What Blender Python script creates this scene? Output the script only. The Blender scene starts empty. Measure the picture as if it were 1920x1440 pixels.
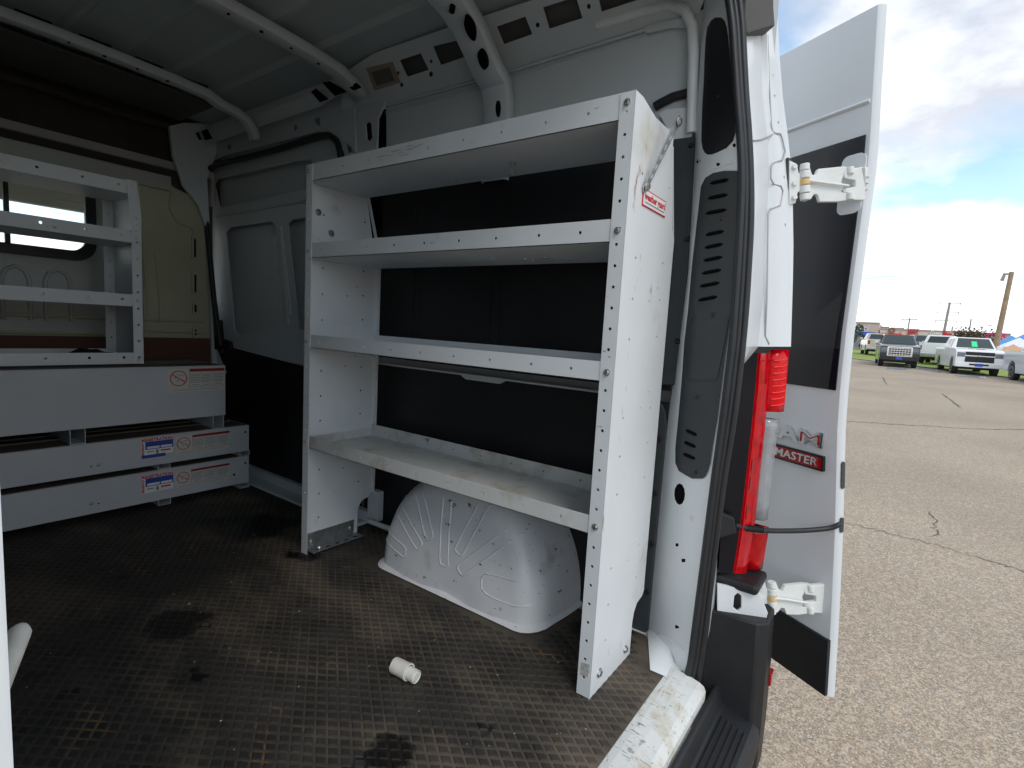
import bpy, bmesh, math, random
from mathutils import Vector, Matrix
from mathutils.geometry import tessellate_polygon
random.seed(7)
SC = bpy.context.scene
COL = SC.collection
V = Vector
# ------------------------------------------------------------------ camera
CP = V((-1.1962, -0.3903, 0.9602)); YAW, PIT, ROL, FPX = math.radians(54.165), math.radians(-6.114), math.radians(3.233), 993.03
_f = V((math.sin(YAW)*math.cos(PIT), math.cos(YAW)*math.cos(PIT), math.sin(PIT)))
_r = V((math.cos(YAW), -math.sin(YAW), 0)); _u = _r.cross(_f)
CR = _r*math.cos(ROL) + _u*math.sin(ROL); CU = -_r*math.sin(ROL) + _u*math.cos(ROL)
cd = bpy.data.cameras.new('camera'); cam = bpy.data.objects.new('camera', cd); COL.objects.link(cam)
cd.sensor_width = 36; cd.lens = FPX/1920*36; cd.clip_start = 0.02; cd.clip_end = 6000
cam.matrix_world = Matrix(((CR.x, CU.x, -_f.x, CP.x), (CR.y, CU.y, -_f.y, CP.y), (CR.z, CU.z, -_f.z, CP.z), (0, 0, 0, 1)))
SC.camera = cam
SC.render.engine = 'CYCLES'
SC.view_settings.view_transform = 'Standard'; SC.view_settings.look = 'None'
SC.view_settings.exposure = 0.42; SC.view_settings.gamma = 1
SC.cycles.max_bounces = 14; SC.cycles.diffuse_bounces = 8; SC.cycles.glossy_bounces = 5; SC.cycles.transmission_bounces = 8
SUN_EL, SUN_ROT = math.radians(48), math.radians(215)
# ------------------------------------------------------------------ world
W = bpy.data.worlds.new('World'); SC.world = W; W.use_nodes = True
nt = W.node_tree; N = nt.nodes; L = nt.links; N.clear()
def nd(tree, t, **k):
    n = tree.nodes.new(t)
    for a, b in k.items():
        if a[0] == 'i' and a[1:].isdigit(): n.inputs[int(a[1:])].default_value = b
        else: setattr(n, a, b)
    return n
sky = nd(nt, 'ShaderNodeTexSky', sky_type='NISHITA', sun_disc=False, sun_elevation=SUN_EL, sun_rotation=SUN_ROT)
out = nd(nt, 'ShaderNodeOutputWorld')
bs = nd(nt, 'ShaderNodeBackground', i1=0.15); tn = nd(nt, 'ShaderNodeMixRGB', blend_type='MULTIPLY'); tn.inputs[0].default_value = 1; tn.inputs[2].default_value = (1.15, 1.38, 1.36, 1); L.new(sky.outputs[0], tn.inputs[1]); L.new(tn.outputs[0], bs.inputs[0])
tc = nd(nt, 'ShaderNodeTexCoord'); sp = nd(nt, 'ShaderNodeSeparateXYZ'); L.new(tc.outputs['Generated'], sp.inputs[0])
# clouds laid on a flat layer: direction / (z + k)
zk = nd(nt, 'ShaderNodeMath', operation='ADD', i1=0.16); zm = nd(nt, 'ShaderNodeMath', operation='MAXIMUM', i1=0.0)
L.new(sp.outputs[2], zm.inputs[0]); L.new(zm.outputs[0], zk.inputs[0])
dv = nd(nt, 'ShaderNodeVectorMath', operation='DIVIDE'); cb = nd(nt, 'ShaderNodeCombineXYZ')
for i in range(3): L.new(zk.outputs[0], cb.inputs[i])
L.new(tc.outputs['Generated'], dv.inputs[0]); L.new(cb.outputs[0], dv.inputs[1])
mp = nd(nt, 'ShaderNodeMapping'); mp.inputs['Location'].default_value = (-3.928, -4.726, 0); mp.inputs['Scale'].default_value = (1, 1, 0.0)
L.new(dv.outputs[0], mp.inputs[0])
n1 = nd(nt, 'ShaderNodeTexNoise'); n1.inputs['Scale'].default_value = 0.85; n1.inputs['Detail'].default_value = 9; n1.inputs['Roughness'].default_value = .52; n1.inputs['Distortion'].default_value = .35
n2 = nd(nt, 'ShaderNodeTexNoise'); n2.inputs['Scale'].default_value = 1.5; n2.inputs['Detail'].default_value = 8; n2.inputs['Roughness'].default_value = .55
L.new(mp.outputs[0], n1.inputs[0]); L.new(mp.outputs[0], n2.inputs[0])
cr = nd(nt, 'ShaderNodeValToRGB'); cr.color_ramp.elements[0].position = .39; cr.color_ramp.elements[0].color = (.18, .18, .18, 1); cr.color_ramp.elements[1].position = .50
L.new(n1.outputs[0], cr.inputs[0])
shade = nd(nt, 'ShaderNodeValToRGB'); e = shade.color_ramp.elements
e[0].position = .36; e[0].color = (.92, .93, .95, 1); e[1].position = .57; e[1].color = (.45, .48, .54, 1)
L.new(n2.outputs[0], shade.inputs[0])
# whiter towards the horizon, where the layer is seen edge on
hz = nd(nt, 'ShaderNodeMapRange', i1=0.02, i2=0.34, i3=1.0, i4=0.0); L.new(sp.outputs[2], hz.inputs[0])
mh = nd(nt, 'ShaderNodeMixRGB'); mh.inputs[2].default_value = (1.12, 1.13, 1.15, 1)
hm = nd(nt, 'ShaderNodeMath', operation='MULTIPLY', i1=.85); L.new(hz.outputs[0], hm.inputs[0])
L.new(hm.outputs[0], mh.inputs[0]); L.new(shade.outputs[0], mh.inputs[1])
bc = nd(nt, 'ShaderNodeBackground', i1=1.22); L.new(mh.outputs[0], bc.inputs[0])
cov = nd(nt, 'ShaderNodeMath', operation='MAXIMUM'); hc = nd(nt, 'ShaderNodeMapRange', i1=0.0, i2=0.17, i3=1.0, i4=0.0)
L.new(sp.outputs[2], hc.inputs[0]); L.new(cr.outputs[0], cov.inputs[0]); L.new(hc.outputs[0], cov.inputs[1])
mx = nd(nt, 'ShaderNodeMixShader'); L.new(cov.outputs[0], mx.inputs[0]); L.new(bs.outputs[0], mx.inputs[1]); L.new(bc.outputs[0], mx.inputs[2])
L.new(mx.outputs[0], out.inputs[0])
sl = bpy.data.lights.new('sun', 'SUN'); sl.energy = 0.8; sl.angle = math.radians(20); sl.color = (1, .96, .9)
so = bpy.data.objects.new('sun', sl); COL.objects.link(so)
sd = V((math.sin(SUN_ROT)*math.cos(SUN_EL), math.cos(SUN_ROT)*math.cos(SUN_EL), math.sin(SUN_EL)))
so.rotation_euler = sd.to_track_quat('Z', 'Y').to_euler()

# ------------------------------------------------------------------ geometry from measured sight lines
def ray(px, py): return _f + CR*((px-960)/FPX) - CU*((py-720)/FPX)
def at(px, py, ax, val):
    a = 'xyz'.index(ax); d = ray(px, py); return CP + d*((val-CP[a])/d[a])
def atp(px, py, P, n):
    d = ray(px, py); return CP + d*((V(P)-CP).dot(n)/d.dot(n))

# ------------------------------------------------------------------ materials
MT = {}
def mat(name, col, rough=.5, metal=0, var=0, vscale=3, bump=0, bscale=40, dirt=None, dth=.6, dscale=4, coat=0, trans=0, ior=1.45, alpha=1, spec=.5, dstretch=(1, 1, 1), dsoft=.06, emit=None, es=0):
    if name in MT: return MT[name]
    m = bpy.data.materials.new(name); m.use_nodes = True; t = m.node_tree
    b = t.nodes['Principled BSDF']; b.inputs['Base Color'].default_value = (*col, 1); b.inputs['Roughness'].default_value = rough
    b.inputs['Metallic'].default_value = metal; b.inputs['Coat Weight'].default_value = coat; b.inputs['Transmission Weight'].default_value = trans
    b.inputs['IOR'].default_value = ior; b.inputs['Specular IOR Level'].default_value = spec
    if emit: b.inputs['Emission Color'].default_value = (*emit, 1); b.inputs['Emission Strength'].default_value = es
    co = t.nodes.new('ShaderNodeTexCoord')
    src = None
    if var:
        n = nd(t, 'ShaderNodeTexNoise'); n.inputs['Scale'].default_value = vscale; n.inputs['Detail'].default_value = 6
        t.links.new(co.outputs['Object'], n.inputs[0])
        r = nd(t, 'ShaderNodeValToRGB'); r.color_ramp.elements[0].position = .3; r.color_ramp.elements[1].position = .7
        r.color_ramp.elements[0].color = (*[c*(1-var) for c in col], 1); r.color_ramp.elements[1].color = (*[min(1, c*(1+var*.5)) for c in col], 1)
        t.links.new(n.outputs[0], r.inputs[0]); src = r.outputs[0]
        rr = nd(t, 'ShaderNodeMapRange', i3=max(0, rough-.08), i4=min(1, rough+.1)); t.links.new(n.outputs[0], rr.inputs[0]); t.links.new(rr.outputs[0], b.inputs['Roughness'])
    for k, (dc, th, ds, st, sf) in enumerate(dirt or []):
        mpn = nd(t, 'ShaderNodeMapping'); mpn.inputs['Scale'].default_value = st; mpn.inputs['Location'].default_value = (k*3.1, k*1.7, k*.9)
        t.links.new(co.outputs['Object'], mpn.inputs[0])
        n = nd(t, 'ShaderNodeTexNoise'); n.inputs['Scale'].default_value = ds; n.inputs['Detail'].default_value = 8; n.inputs['Roughness'].default_value = .62
        t.links.new(mpn.outputs[0], n.inputs[0])
        r = nd(t, 'ShaderNodeMapRange', i1=th, i2=th+sf); r.clamp = True; t.links.new(n.outputs[0], r.inputs[0])
        mxn = nd(t, 'ShaderNodeMixRGB'); mxn.inputs[2].default_value = (*dc, 1)
        if src: t.links.new(src, mxn.inputs[1])
        else: mxn.inputs[1].default_value = (*col, 1)
        t.links.new(r.outputs[0], mxn.inputs[0]); src = mxn.outputs[0]
    if src: t.links.new(src, b.inputs['Base Color'])
    if bump:
        n = nd(t, 'ShaderNodeTexNoise'); n.inputs['Scale'].default_value = bscale; n.inputs['Detail'].default_value = 4
        t.links.new(co.outputs['Object'], n.inputs[0])
        bn = nd(t, 'ShaderNodeBump', i0=bump, i1=.002); t.links.new(n.outputs[0], bn.inputs['Height']); t.links.new(bn.outputs[0], b.inputs['Normal'])
    MT[name] = m; return m
S1 = (1, 1, 1)
rust = (.32, .15, .05); grime = (.30, .26, .20)
M_van = mat('van white paint', (.71, .735, .75), .32, var=.03, vscale=2, coat=.35, bump=.1, bscale=3)
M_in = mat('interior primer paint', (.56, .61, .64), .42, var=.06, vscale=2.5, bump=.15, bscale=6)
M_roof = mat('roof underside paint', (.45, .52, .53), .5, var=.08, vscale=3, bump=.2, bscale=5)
M_pil = mat('rear pillar paint', (.76, .79, .80), .35, var=.05, vscale=4, coat=.2, dirt=[(grime, .66, 9, (1, 1, .6), .12), ((.12, .12, .12), .735, 60, (1, 1, .4), .02)])
M_sill = mat('worn sill paint', (.74, .75, .72), .4, var=.08, vscale=6, dirt=[((.46, .36, .19), .50, 5, (1, 1, 1), .16), ((.36, .35, .31), .60, 16, (1, .7, 1), .03), ((.24, .21, .17), .625, 60, (3, .3, 1), .02), ((.20, .18, .15), .635, 70, (.4, 2.6, 1), .02)])
M_shelf = mat('shelf powder coat', (.66, .69, .71), .45, var=.06, vscale=5, dirt=[((.45, .43, .38), .62, 6, S1, .2), ((.22, .20, .17), .685, 26, (1, .4, 1.6), .03)])
M_tray = mat('worn shelf tray', (.60, .61, .60), .45, var=.12, vscale=5, dirt=[((.32, .26, .18), .50, 5, S1, .2), ((.12, .11, .10), .67, 16, (1.6, .5, 1), .03)])
M_endp = mat('end panel with rust stains', (.70, .72, .73), .45, var=.04, vscale=5, dirt=[((.48, .44, .34), .60, 4, (1, 1, .7), .2), (rust, .635, 11, (1.6, 1, .5), .08), ((.15, .15, .15), .74, 30, (.5, 1, 1.6), .02)])
M_arch = mat('scuffed wheel arch', (.66, .67, .69), .36, var=.06, vscale=7, coat=.15, dirt=[((.36, .33, .28), .60, 6, S1, .2), ((.06, .06, .065), .650, 38, (1.4, .6, 1.2), .012), ((.12, .12, .13), .68, 85, (.5, .5, 1.6), .015)])
M_box = mat('grey enamel drawer', (.50, .53, .56), .5, var=.04, vscale=6, dirt=[((.3, .24, .17), .72, 12, S1, .06)])
M_blk = mat('black liner board', (.012, .012, .014), .5, var=.4, vscale=4, bump=.12, bscale=120, dirt=[((.05, .048, .045), .66, 30, S1, .1)])
M_plas = mat('black textured plastic', (.013, .014, .016), .5, var=.2, vscale=9, bump=.35, bscale=260)
M_plas2 = mat('charcoal trim plastic', (.045, .05, .052), .55, var=.12, vscale=9, bump=.3, bscale=200)
M_rub = mat('black rubber seal', (.022, .023, .026), .42, var=.2, vscale=20)
M_cavshade = mat('painted cavity shade', (.004, .004, .005), 1, spec=.1)  # near-black colour painting the shade inside holes, gaps and recesses
M_galv = mat('galvanised steel', (.46, .48, .49), .38, .85, var=.25, vscale=40)
M_bolt = mat('zinc bolt', (.62, .62, .60), .3, .95, var=.15, vscale=90)
M_chrome = mat('chrome', (.75, .76, .78), .12, 1)
M_red = mat('red lamp lens', (.58, .0, .004), .12, coat=.25, trans=.15, spec=.3, ior=1.5, var=.35, vscale=38)
M_redd = mat('dark red lens', (.33, .003, .006), .12, coat=.6)
M_redb = mat('red lamp optic', (.66, .0, .006), .15, coat=.2, spec=.3, bump=.5, bscale=90)
M_clear = mat('clear lamp lens', (.80, .82, .84), .08, trans=.75, coat=.5, var=.12, vscale=30)
M_dglass = mat('tinted door glass', (.010, .010, .014), .03, coat=.4, spec=.6)
M_beige = mat('bulkhead cream paint', (.46, .47, .33), .5, var=.12, vscale=3, bump=.2, bscale=5)
M_grey = mat('bulkhead grey paint', (.44, .46, .43), .38, var=.12, vscale=3, bump=.25, bscale=6)
M_head = mat('brown headliner', (.055, .045, .038), .9, var=.3, vscale=5, bump=.3, bscale=90)
M_dkpan = mat('dark front roof panel', (.10, .10, .095), .7, var=.2, vscale=3)
M_brown = mat('brown hardboard', (.12, .055, .038), .8, var=.2, vscale=6)
M_mat = mat('rubber floor mat', (.060, .050, .040), .75, var=.4, vscale=3, bump=.3, bscale=80, dirt=[((.19, .152, .108), .47, 2.3, (1.5, .8, 1), .28), ((.26, .14, .06), .60, 4.5, (2.2, .6, 1), .14), ((.006, .006, .006), .63, 2.7, S1, .03)])
M_pad = mat('mat tread pads', (.032, .029, .026), .7, var=.6, vscale=9, dirt=[((.12, .094, .066), .50, 2.3, (1.5, .8, 1), .25), ((.006, .006, .006), .63, 2.7, S1, .03)])
def stains(m, spots):
    t = m.node_tree; bsdf = t.nodes['Principled BSDF']; co = nd(t, 'ShaderNodeTexCoord'); cur = bsdf.inputs['Base Color'].links[0].from_socket; acc = None
    nz = nd(t, 'ShaderNodeTexNoise'); nz.inputs['Scale'].default_value = 7; nz.inputs['Detail'].default_value = 5; t.links.new(co.outputs['Object'], nz.inputs[0])
    for x, y, r in spots:
        v = nd(t, 'ShaderNodeVectorMath', operation='DISTANCE'); v.inputs[1].default_value = (x+.5, y-1.5, 0); t.links.new(co.outputs['Object'], v.inputs[0])
        a = nd(t, 'ShaderNodeMath', operation='MULTIPLY_ADD', i1=.22, i2=-.11); t.links.new(nz.outputs[0], a.inputs[0]); q = nd(t, 'ShaderNodeMath', operation='ADD'); t.links.new(a.outputs[0], q.inputs[0]); t.links.new(v.outputs['Value'], q.inputs[1])
        mr = nd(t, 'ShaderNodeMapRange', i1=r*.8, i2=r*1.15, i3=.9, i4=0); t.links.new(q.outputs[0], mr.inputs[0])
        if acc is None: acc = mr.outputs[0]
        else: mm = nd(t, 'ShaderNodeMath', operation='MAXIMUM'); t.links.new(acc, mm.inputs[0]); t.links.new(mr.outputs[0], mm.inputs[1]); acc = mm.outputs[0]
    mx_ = nd(t, 'ShaderNodeMixRGB'); mx_.inputs[2].default_value = (.004, .004, .004, 1); t.links.new(acc, mx_.inputs[0]); t.links.new(cur, mx_.inputs[1]); t.links.new(mx_.outputs[0], bsdf.inputs['Base Color'])
    rg = nd(t, 'ShaderNodeMapRange', i3=.72, i4=.3); t.links.new(acc, rg.inputs[0]); t.links.new(rg.outputs[0], bsdf.inputs['Roughness'])
for m_ in (M_mat, M_pad): stains(m_, [(-.53, 1.32, .085), (.04, 1.86, .15), (-.02, 1.45, .06), (-.42, .42, .05), (-.25, .30, .035), (.30, .30, .08), (-.60, 1.0, .03)])
M_pvc = mat('dirty white plastic', (.74, .72, .66), .4, var=.1, vscale=40, dirt=[((.25, .2, .14), .66, 60, S1, .05)])
M_hinge = mat('hinge cast white', (.76, .77, .75), .4, var=.06, vscale=20, dirt=[((.45, .36, .2), .68, 30, S1, .08)])
M_wht = mat('label white', (.78, .78, .78), .5)
M_lred = mat('label red', (.55, .03, .03), .5)
M_lblu = mat('label blue', (.02, .07, .36), .5)
M_lgry = mat('label grey print', (.22, .22, .24), .6)
M_yel = mat('aged nylon bush', (.75, .50, .20), .5)

# ------------------------------------------------------------------ mesh builder
ORG = {}
def org(o):
    return ORG.get(o.name, V((0, 0, 0))) if o else V((0, 0, 0))
def tag(o, label=None, cat=None, group=None, kind=None):
    if label: o['label'] = label
    if cat: o['category'] = cat
    if group: o['group'] = group
    if kind: o['kind'] = kind
    return o
def thing(name, label, cat, loc=(0, 0, 0), group=None):
    o = bpy.data.objects.new(name, None); COL.objects.link(o); o.location = loc; o.empty_display_size = .1
    ORG[o.name] = V(loc); return tag(o, label, cat, group)
def frame(n, up=(0, 0, 1)):
    n = V(n).normalized(); U = V(up).cross(n)
    if U.length < 1e-4: U = V((1, 0, 0))
    U.normalize(); return U, n.cross(U), n
def rrect(u0, v0, u1, v1, r, k=4):
    P = []
    for cx, cy, a0 in ((u1-r, v1-r, 0), (u0+r, v1-r, 90), (u0+r, v0+r, 180), (u1-r, v0+r, 270)):
        for i in range(k+1):
            a = math.radians(a0+90*i/k); P.append((cx+r*math.cos(a), cy+r*math.sin(a)))
    return P
def circ(u, v, r, k=8, ry=None): return [(u+r*math.cos(2*math.pi*i/k), v+(ry or r)*math.sin(2*math.pi*i/k)) for i in range(k)]
class MB:
    def __init__(s): s.v = []; s.f = []; s.m = []; s.mi = 0
    def face(s, idx): s.f.append(tuple(idx)); s.m.append(s.mi)
    def add(s, vs): b = len(s.v); s.v += [V(a) for a in vs]; return b
    def quad(s, a, b, c, d): i = s.add([a, b, c, d]); s.face((i, i+1, i+2, i+3)); return s
    def box(s, lo, hi, M=None):
        x0, y0, z0 = lo; x1, y1, z1 = hi
        P = [V(p) for p in ((x0, y0, z0), (x1, y0, z0), (x1, y1, z0), (x0, y1, z0), (x0, y0, z1), (x1, y0, z1), (x1, y1, z1), (x0, y1, z1))]
        if M: P = [M @ p for p in P]
        b = s.add(P)
        for q in ((0, 3, 2, 1), (4, 5, 6, 7), (0, 1, 5, 4), (1, 2, 6, 5), (2, 3, 7, 6), (3, 0, 4, 7)): s.face([b+i for i in q])
        return s
    def plate(s, outer, holes, fn, t):
        """polygon with holes in (u,v); fn(u,v,w)->point; thickness t along w"""
        loops = [outer]+list(holes or [])
        tri = tessellate_polygon([[V((p[0], p[1], 0)) for p in l] for l in loops])
        flat = [p for l in loops for p in l]; n = len(flat)
        a = s.add([fn(p[0], p[1], 0) for p in flat]); b = s.add([fn(p[0], p[1], t) for p in flat])
        for q in tri:
            s.face((a+q[0], a+q[1], a+q[2])); s.face((b+q[2], b+q[1], b+q[0]))
        k = 0
        for l in loops:
            m = len(l)
            for i in range(m): s.face((a+k+i, a+k+(i+1) % m, b+k+(i+1) % m, b+k+i))
            k += m
        return s
    def pplate(s, pts, P, n, t, holes=()):
        """outline given as sight-line pixels on plane (P,n); thickness t along -n (away)"""
        n = V(n).normalized(); U, Vv, n = frame(n); P = V(P)
        def c(p): q = atp(p[0], p[1], P, n)-P; return (q.dot(U), q.dot(Vv))
        return s.plate([c(p) for p in pts], [[c(p) for p in h] for h in holes], lambda u, v, w: P+U*u+Vv*v-n*w, t)
    def cyl(s, c0, c1, r0, r1=None, k=12, caps=True):
        c0, c1 = V(c0), V(c1); r1 = r0 if r1 is None else r1; U, Vv, n = frame(c1-c0, (0, 0, 1) if abs((c1-c0).normalized().z) < .95 else (1, 0, 0))
        a = s.add([c0+(U*math.cos(2*math.pi*i/k)+Vv*math.sin(2*math.pi*i/k))*r0 for i in range(k)])
        b = s.add([c1+(U*math.cos(2*math.pi*i/k)+Vv*math.sin(2*math.pi*i/k))*r1 for i in range(k)])
        for i in range(k): s.face((a+i, a+(i+1) % k, b+(i+1) % k, b+i))
        if caps: s.face([a+i for i in range(k)][::-1]); s.face([b+i for i in range(k)])
        return s
    def ringcyl(s, c0, c1, ro, ri, k=20):
        c0, c1 = V(c0), V(c1); U, Vv, n = frame(c1-c0, (0, 0, 1) if abs((c1-c0).normalized().z) < .95 else (1, 0, 0))
        R = [[c+(U*math.cos(2*math.pi*i/k)+Vv*math.sin(2*math.pi*i/k))*r for i in range(k)] for c, r in ((c0, ro), (c1, ro), (c1, ri), (c0, ri))]
        b = [s.add(q) for q in R]
        for j in range(4):
            for i in range(k): s.face((b[j]+i, b[j]+(i+1) % k, b[(j+1) % 4]+(i+1) % k, b[(j+1) % 4]+i))
        return s
    def tube(s, path, r, k=8, caps=True, closed=False):
        path = [V(p) for p in path]; n = len(path); rs = r if isinstance(r, (list, tuple)) else [r]*n
        prev = None; rings = []
        for i, p in enumerate(path):
            if closed: d = path[(i+1) % n]-path[i-1]
            else: d = path[min(i+1, n-1)]-path[max(i-1, 0)]
            d.normalize()
            if prev is None:
                U = d.cross(V((0, 0, 1)));
                if U.length < .05: U = d.cross(V((1, 0, 0)))
            else: U = prev-d*prev.dot(d)
            U.normalize(); prev = U; Vv = d.cross(U)
            rings.append(s.add([p+(U*math.cos(2*math.pi*j/k)+Vv*math.sin(2*math.pi*j/k))*rs[i] for j in range(k)]))
        for i in range(n if closed else n-1):
            a, b = rings[i], rings[(i+1) % n]
            for j in range(k): s.face((a+j, a+(j+1) % k, b+(j+1) % k, b+j))
        if caps and not closed: s.face([rings[0]+j for j in range(k)][::-1]); s.face([rings[-1]+j for j in range(k)])
        return s
    def loft(s, cols, closed=False):
        """cols: list of equal-length point lists"""
        b = [s.add(c) for c in cols]; m = len(cols[0]); n = len(cols)
        for i in range(n if closed else n-1):
            for j in range(m-1): s.face((b[i]+j, b[(i+1) % n]+j, b[(i+1) % n]+j+1, b[i]+j+1))
        return s
    def extr(s, prof, x0, x1, fn):
        """closed profile (list of 2d) swept from x0 to x1; fn(a,b,x)->point"""
        return s.plate(prof, None, lambda a, b, w: fn(a, b, x0 + w), x1-x0)
    def split(s, name, m, parent=None, **k):
        """one object per connected piece"""
        par = list(range(len(s.v)))
        def fd(i):
            while par[i] != i: par[i] = par[par[i]]; i = par[i]
            return i
        for f in s.f:
            for i in f[1:]: par[fd(i)] = fd(f[0])
        grp = {}
        for f in s.f: grp.setdefault(fd(f[0]), []).append(f)
        res = []
        for fs in grp.values():
            q = MB(); mp_ = {}
            for f in fs:
                for i in f:
                    if i not in mp_: mp_[i] = q.add([s.v[i]])
                q.face([mp_[i] for i in f])
            res.append(q.build(name, m, parent, **k))
        return res
    def build(s, name, m, parent=None, smooth=None, bevel=0, seg=2, label=None, kind=None, solid=0):
        me = bpy.data.meshes.new(name); o0 = org(parent)
        me.from_pydata([tuple(a-o0) for a in s.v], [], s.f)
        ms = m if isinstance(m, (list, tuple)) else [m]
        for q in ms: me.materials.append(q)
        if len(ms) > 1: me.polygons.foreach_set('material_index', s.m)
        bm = bmesh.new(); bm.from_mesh(me); bmesh.ops.remove_doubles(bm, verts=bm.verts, dist=1e-5)
        bmesh.ops.recalc_face_normals(bm, faces=bm.faces); bm.to_mesh(me); bm.free()
        if smooth:
            me.polygons.foreach_set('use_smooth', [True]*len(me.polygons)); me.set_sharp_from_angle(angle=math.radians(smooth))
        o = bpy.data.objects.new(name, me); COL.objects.link(o)
        if parent: o.parent = parent
        ORG[o.name] = o0 if parent else V((0, 0, 0))
        if solid:
            q = o.modifiers.new('solidify', 'SOLIDIFY'); q.thickness = solid; q.offset = 0
        if bevel:
            q = o.modifiers.new('bevel', 'BEVEL'); q.width = bevel; q.segments = seg; q.limit_method = 'ANGLE'; q.angle_limit = math.radians(38)
        return tag(o, label, kind=kind)
def text(s, size, m, P, U, Vv, parent, name='lettering', ext=.001, ax='CENTER', sx=1, fit=None, shear=0, bold=0):
    c = bpy.data.curves.new('txt', 'FONT'); c.body = s; c.size = size; c.extrude = ext; c.align_x = ax; c.align_y = 'CENTER'; c.shear = shear; c.offset = bold; c.resolution_u = 2
    t = bpy.data.objects.new('txt', c); COL.objects.link(t); bpy.context.view_layer.update()
    me = bpy.data.meshes.new_from_object(t.evaluated_get(bpy.context.evaluated_depsgraph_get())); bpy.data.objects.remove(t)
    U = V(U).normalized(); Vv = V(Vv).normalized(); n = U.cross(Vv); P = V(P); o0 = org(parent)
    xs = [v.co.x for v in me.vertices]; w = (max(xs)-min(xs)) or 1; cx = (max(xs)+min(xs))/2
    if fit: sx = fit/w
    for v in me.vertices:
        v.co = P+U*((v.co.x-(cx if fit else 0))*sx)+Vv*v.co.y+n*v.co.z-o0
    me.materials.clear(); me.materials.append(m)
    o = bpy.data.objects.new(name, me); COL.objects.link(o); o.parent = parent; ORG[o.name] = o0; return o
def lerp(pts, y):
    if y <= pts[0][1]: a, b = pts[0], pts[1]
    elif y >= pts[-1][1]: a, b = pts[-2], pts[-1]
    else:
        for a, b in zip(pts, pts[1:]):
            if a[1] <= y <= b[1]: break
    return a[0]+(b[0]-a[0])*(y-a[1])/(b[1]-a[1])

# ================================================================== THE LOT
def gz(x, y):
    d = math.hypot(x+.5, y-1.5); t = min(1, max(0, (d-5)/27)); return -.53+.25*t*t*(3-2*t)+.018*max(0, min(d, 128)-34)
def terrain(name, m, xr, yr, dz=0, kind='structure'):
    b = MB(); idx = {}
    for i, x in enumerate(xr):
        for j, y in enumerate(yr): idx[i, j] = b.add([(x, y, gz(x, y)+dz)])
    for i in range(len(xr)-1):
        for j in range(len(yr)-1): b.face((idx[i, j], idx[i+1, j], idx[i+1, j+1], idx[i, j+1]))
    return b.build(name, m, smooth=60, kind=kind)
# aggregate: tan, brown and grey stones in a light worn binder
ma = bpy.data.materials.new('worn aggregate asphalt'); ma.use_nodes = True; t = ma.node_tree; b = t.nodes['Principled BSDF']
co = nd(t, 'ShaderNodeTexCoord')
vo = nd(t, 'ShaderNodeTexVoronoi'); vo.inputs['Scale'].default_value = 175; vo.inputs['Randomness'].default_value = 1
vd = nd(t, 'ShaderNodeTexVoronoi'); vd.inputs['Scale'].default_value = 55
t.links.new(co.outputs['Object'], vo.inputs[0]); t.links.new(co.outputs['Object'], vd.inputs[0])
sp2 = nd(t, 'ShaderNodeSeparateColor'); t.links.new(vo.outputs['Color'], sp2.inputs[0])
rp = nd(t, 'ShaderNodeValToRGB'); rp.color_ramp.interpolation = 'CONSTANT'
cols = [(0, (.27, .205, .145)), (.16, (.35, .28, .205)), (.34, (.23, .20, .165)), (.5, (.42, .35, .265)), (.62, (.31, .25, .185)), (.76, (.48, .42, .35)), (.86, (.17, .155, .135)), (.93, (.38, .27, .18))]
rp.color_ramp.elements[0].position = cols[0][0]; rp.color_ramp.elements[0].color = (*cols[0][1], 1)
rp.color_ramp.elements[1].position = cols[1][0]; rp.color_ramp.elements[1].color = (*cols[1][1], 1)
for p_, c_ in cols[2:]:
    q = rp.color_ramp.elements.new(p_); q.color = (*c_, 1)
t.links.new(sp2.outputs[0], rp.inputs[0])
sp3 = nd(t, 'ShaderNodeSeparateColor'); t.links.new(vd.outputs['Color'], sp3.inputs[0])
lg = nd(t, 'ShaderNodeMath', operation='GREATER_THAN', i1=.8); t.links.new(sp3.outputs[1], lg.inputs[0])
mx1 = nd(t, 'ShaderNodeMixRGB'); mx1.inputs[2].default_value = (.55, .44, .32, 1); lgm = nd(t, 'ShaderNodeMath', operation='MULTIPLY', i1=.35)
t.links.new(lg.outputs[0], lgm.inputs[0]); t.links.new(lgm.outputs[0], mx1.inputs[0]); t.links.new(rp.outputs[0], mx1.inputs[1])
big = nd(t, 'ShaderNodeTexNoise'); big.inputs['Scale'].default_value = .35; big.inputs['Detail'].default_value = 5; t.links.new(co.outputs['Object'], big.inputs[0])
bm_ = nd(t, 'ShaderNodeMapRange', i1=.35, i2=.7, i3=1.0, i4=1.22); t.links.new(big.outputs[0], bm_.inputs[0])
mu = nd(t, 'ShaderNodeMixRGB', blend_type='MULTIPLY'); mu.inputs[0].default_value = 1; t.links.new(mx1.outputs[0], mu.inputs[1]); t.links.new(bm_.outputs[0], mu.inputs[2])
t.links.new(mu.outputs[0], b.inputs['Base Color']); b.inputs['Roughness'].default_value = .9; b.inputs['Specular IOR Level'].default_value = .2
bn = nd(t, 'ShaderNodeBump', i0=.35, i1=.004); t.links.new(vo.outputs['Distance'], bn.inputs['Height']); t.links.new(bn.outputs[0], b.inputs['Normal'])
xr = [-2500, -600, -120, -40, -20, -10, -5, -2, 0, 2, 4, 6, 8, 10, 13, 16, 19, 22, 25, 28, 31, 34, 38, 45, 60, 120, 400, 2500]
yr = [-2500, -600, -120, -60, -35, -25, -18, -12, -8, -5, -2, 0, 2, 5, 8, 12, 18, 25, 35, 60, 120, 600, 2500]
terrain('parking_lot', ma, xr, yr)
M_crk = mat('tarred crack', (.09, .08, .07), .9)
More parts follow.
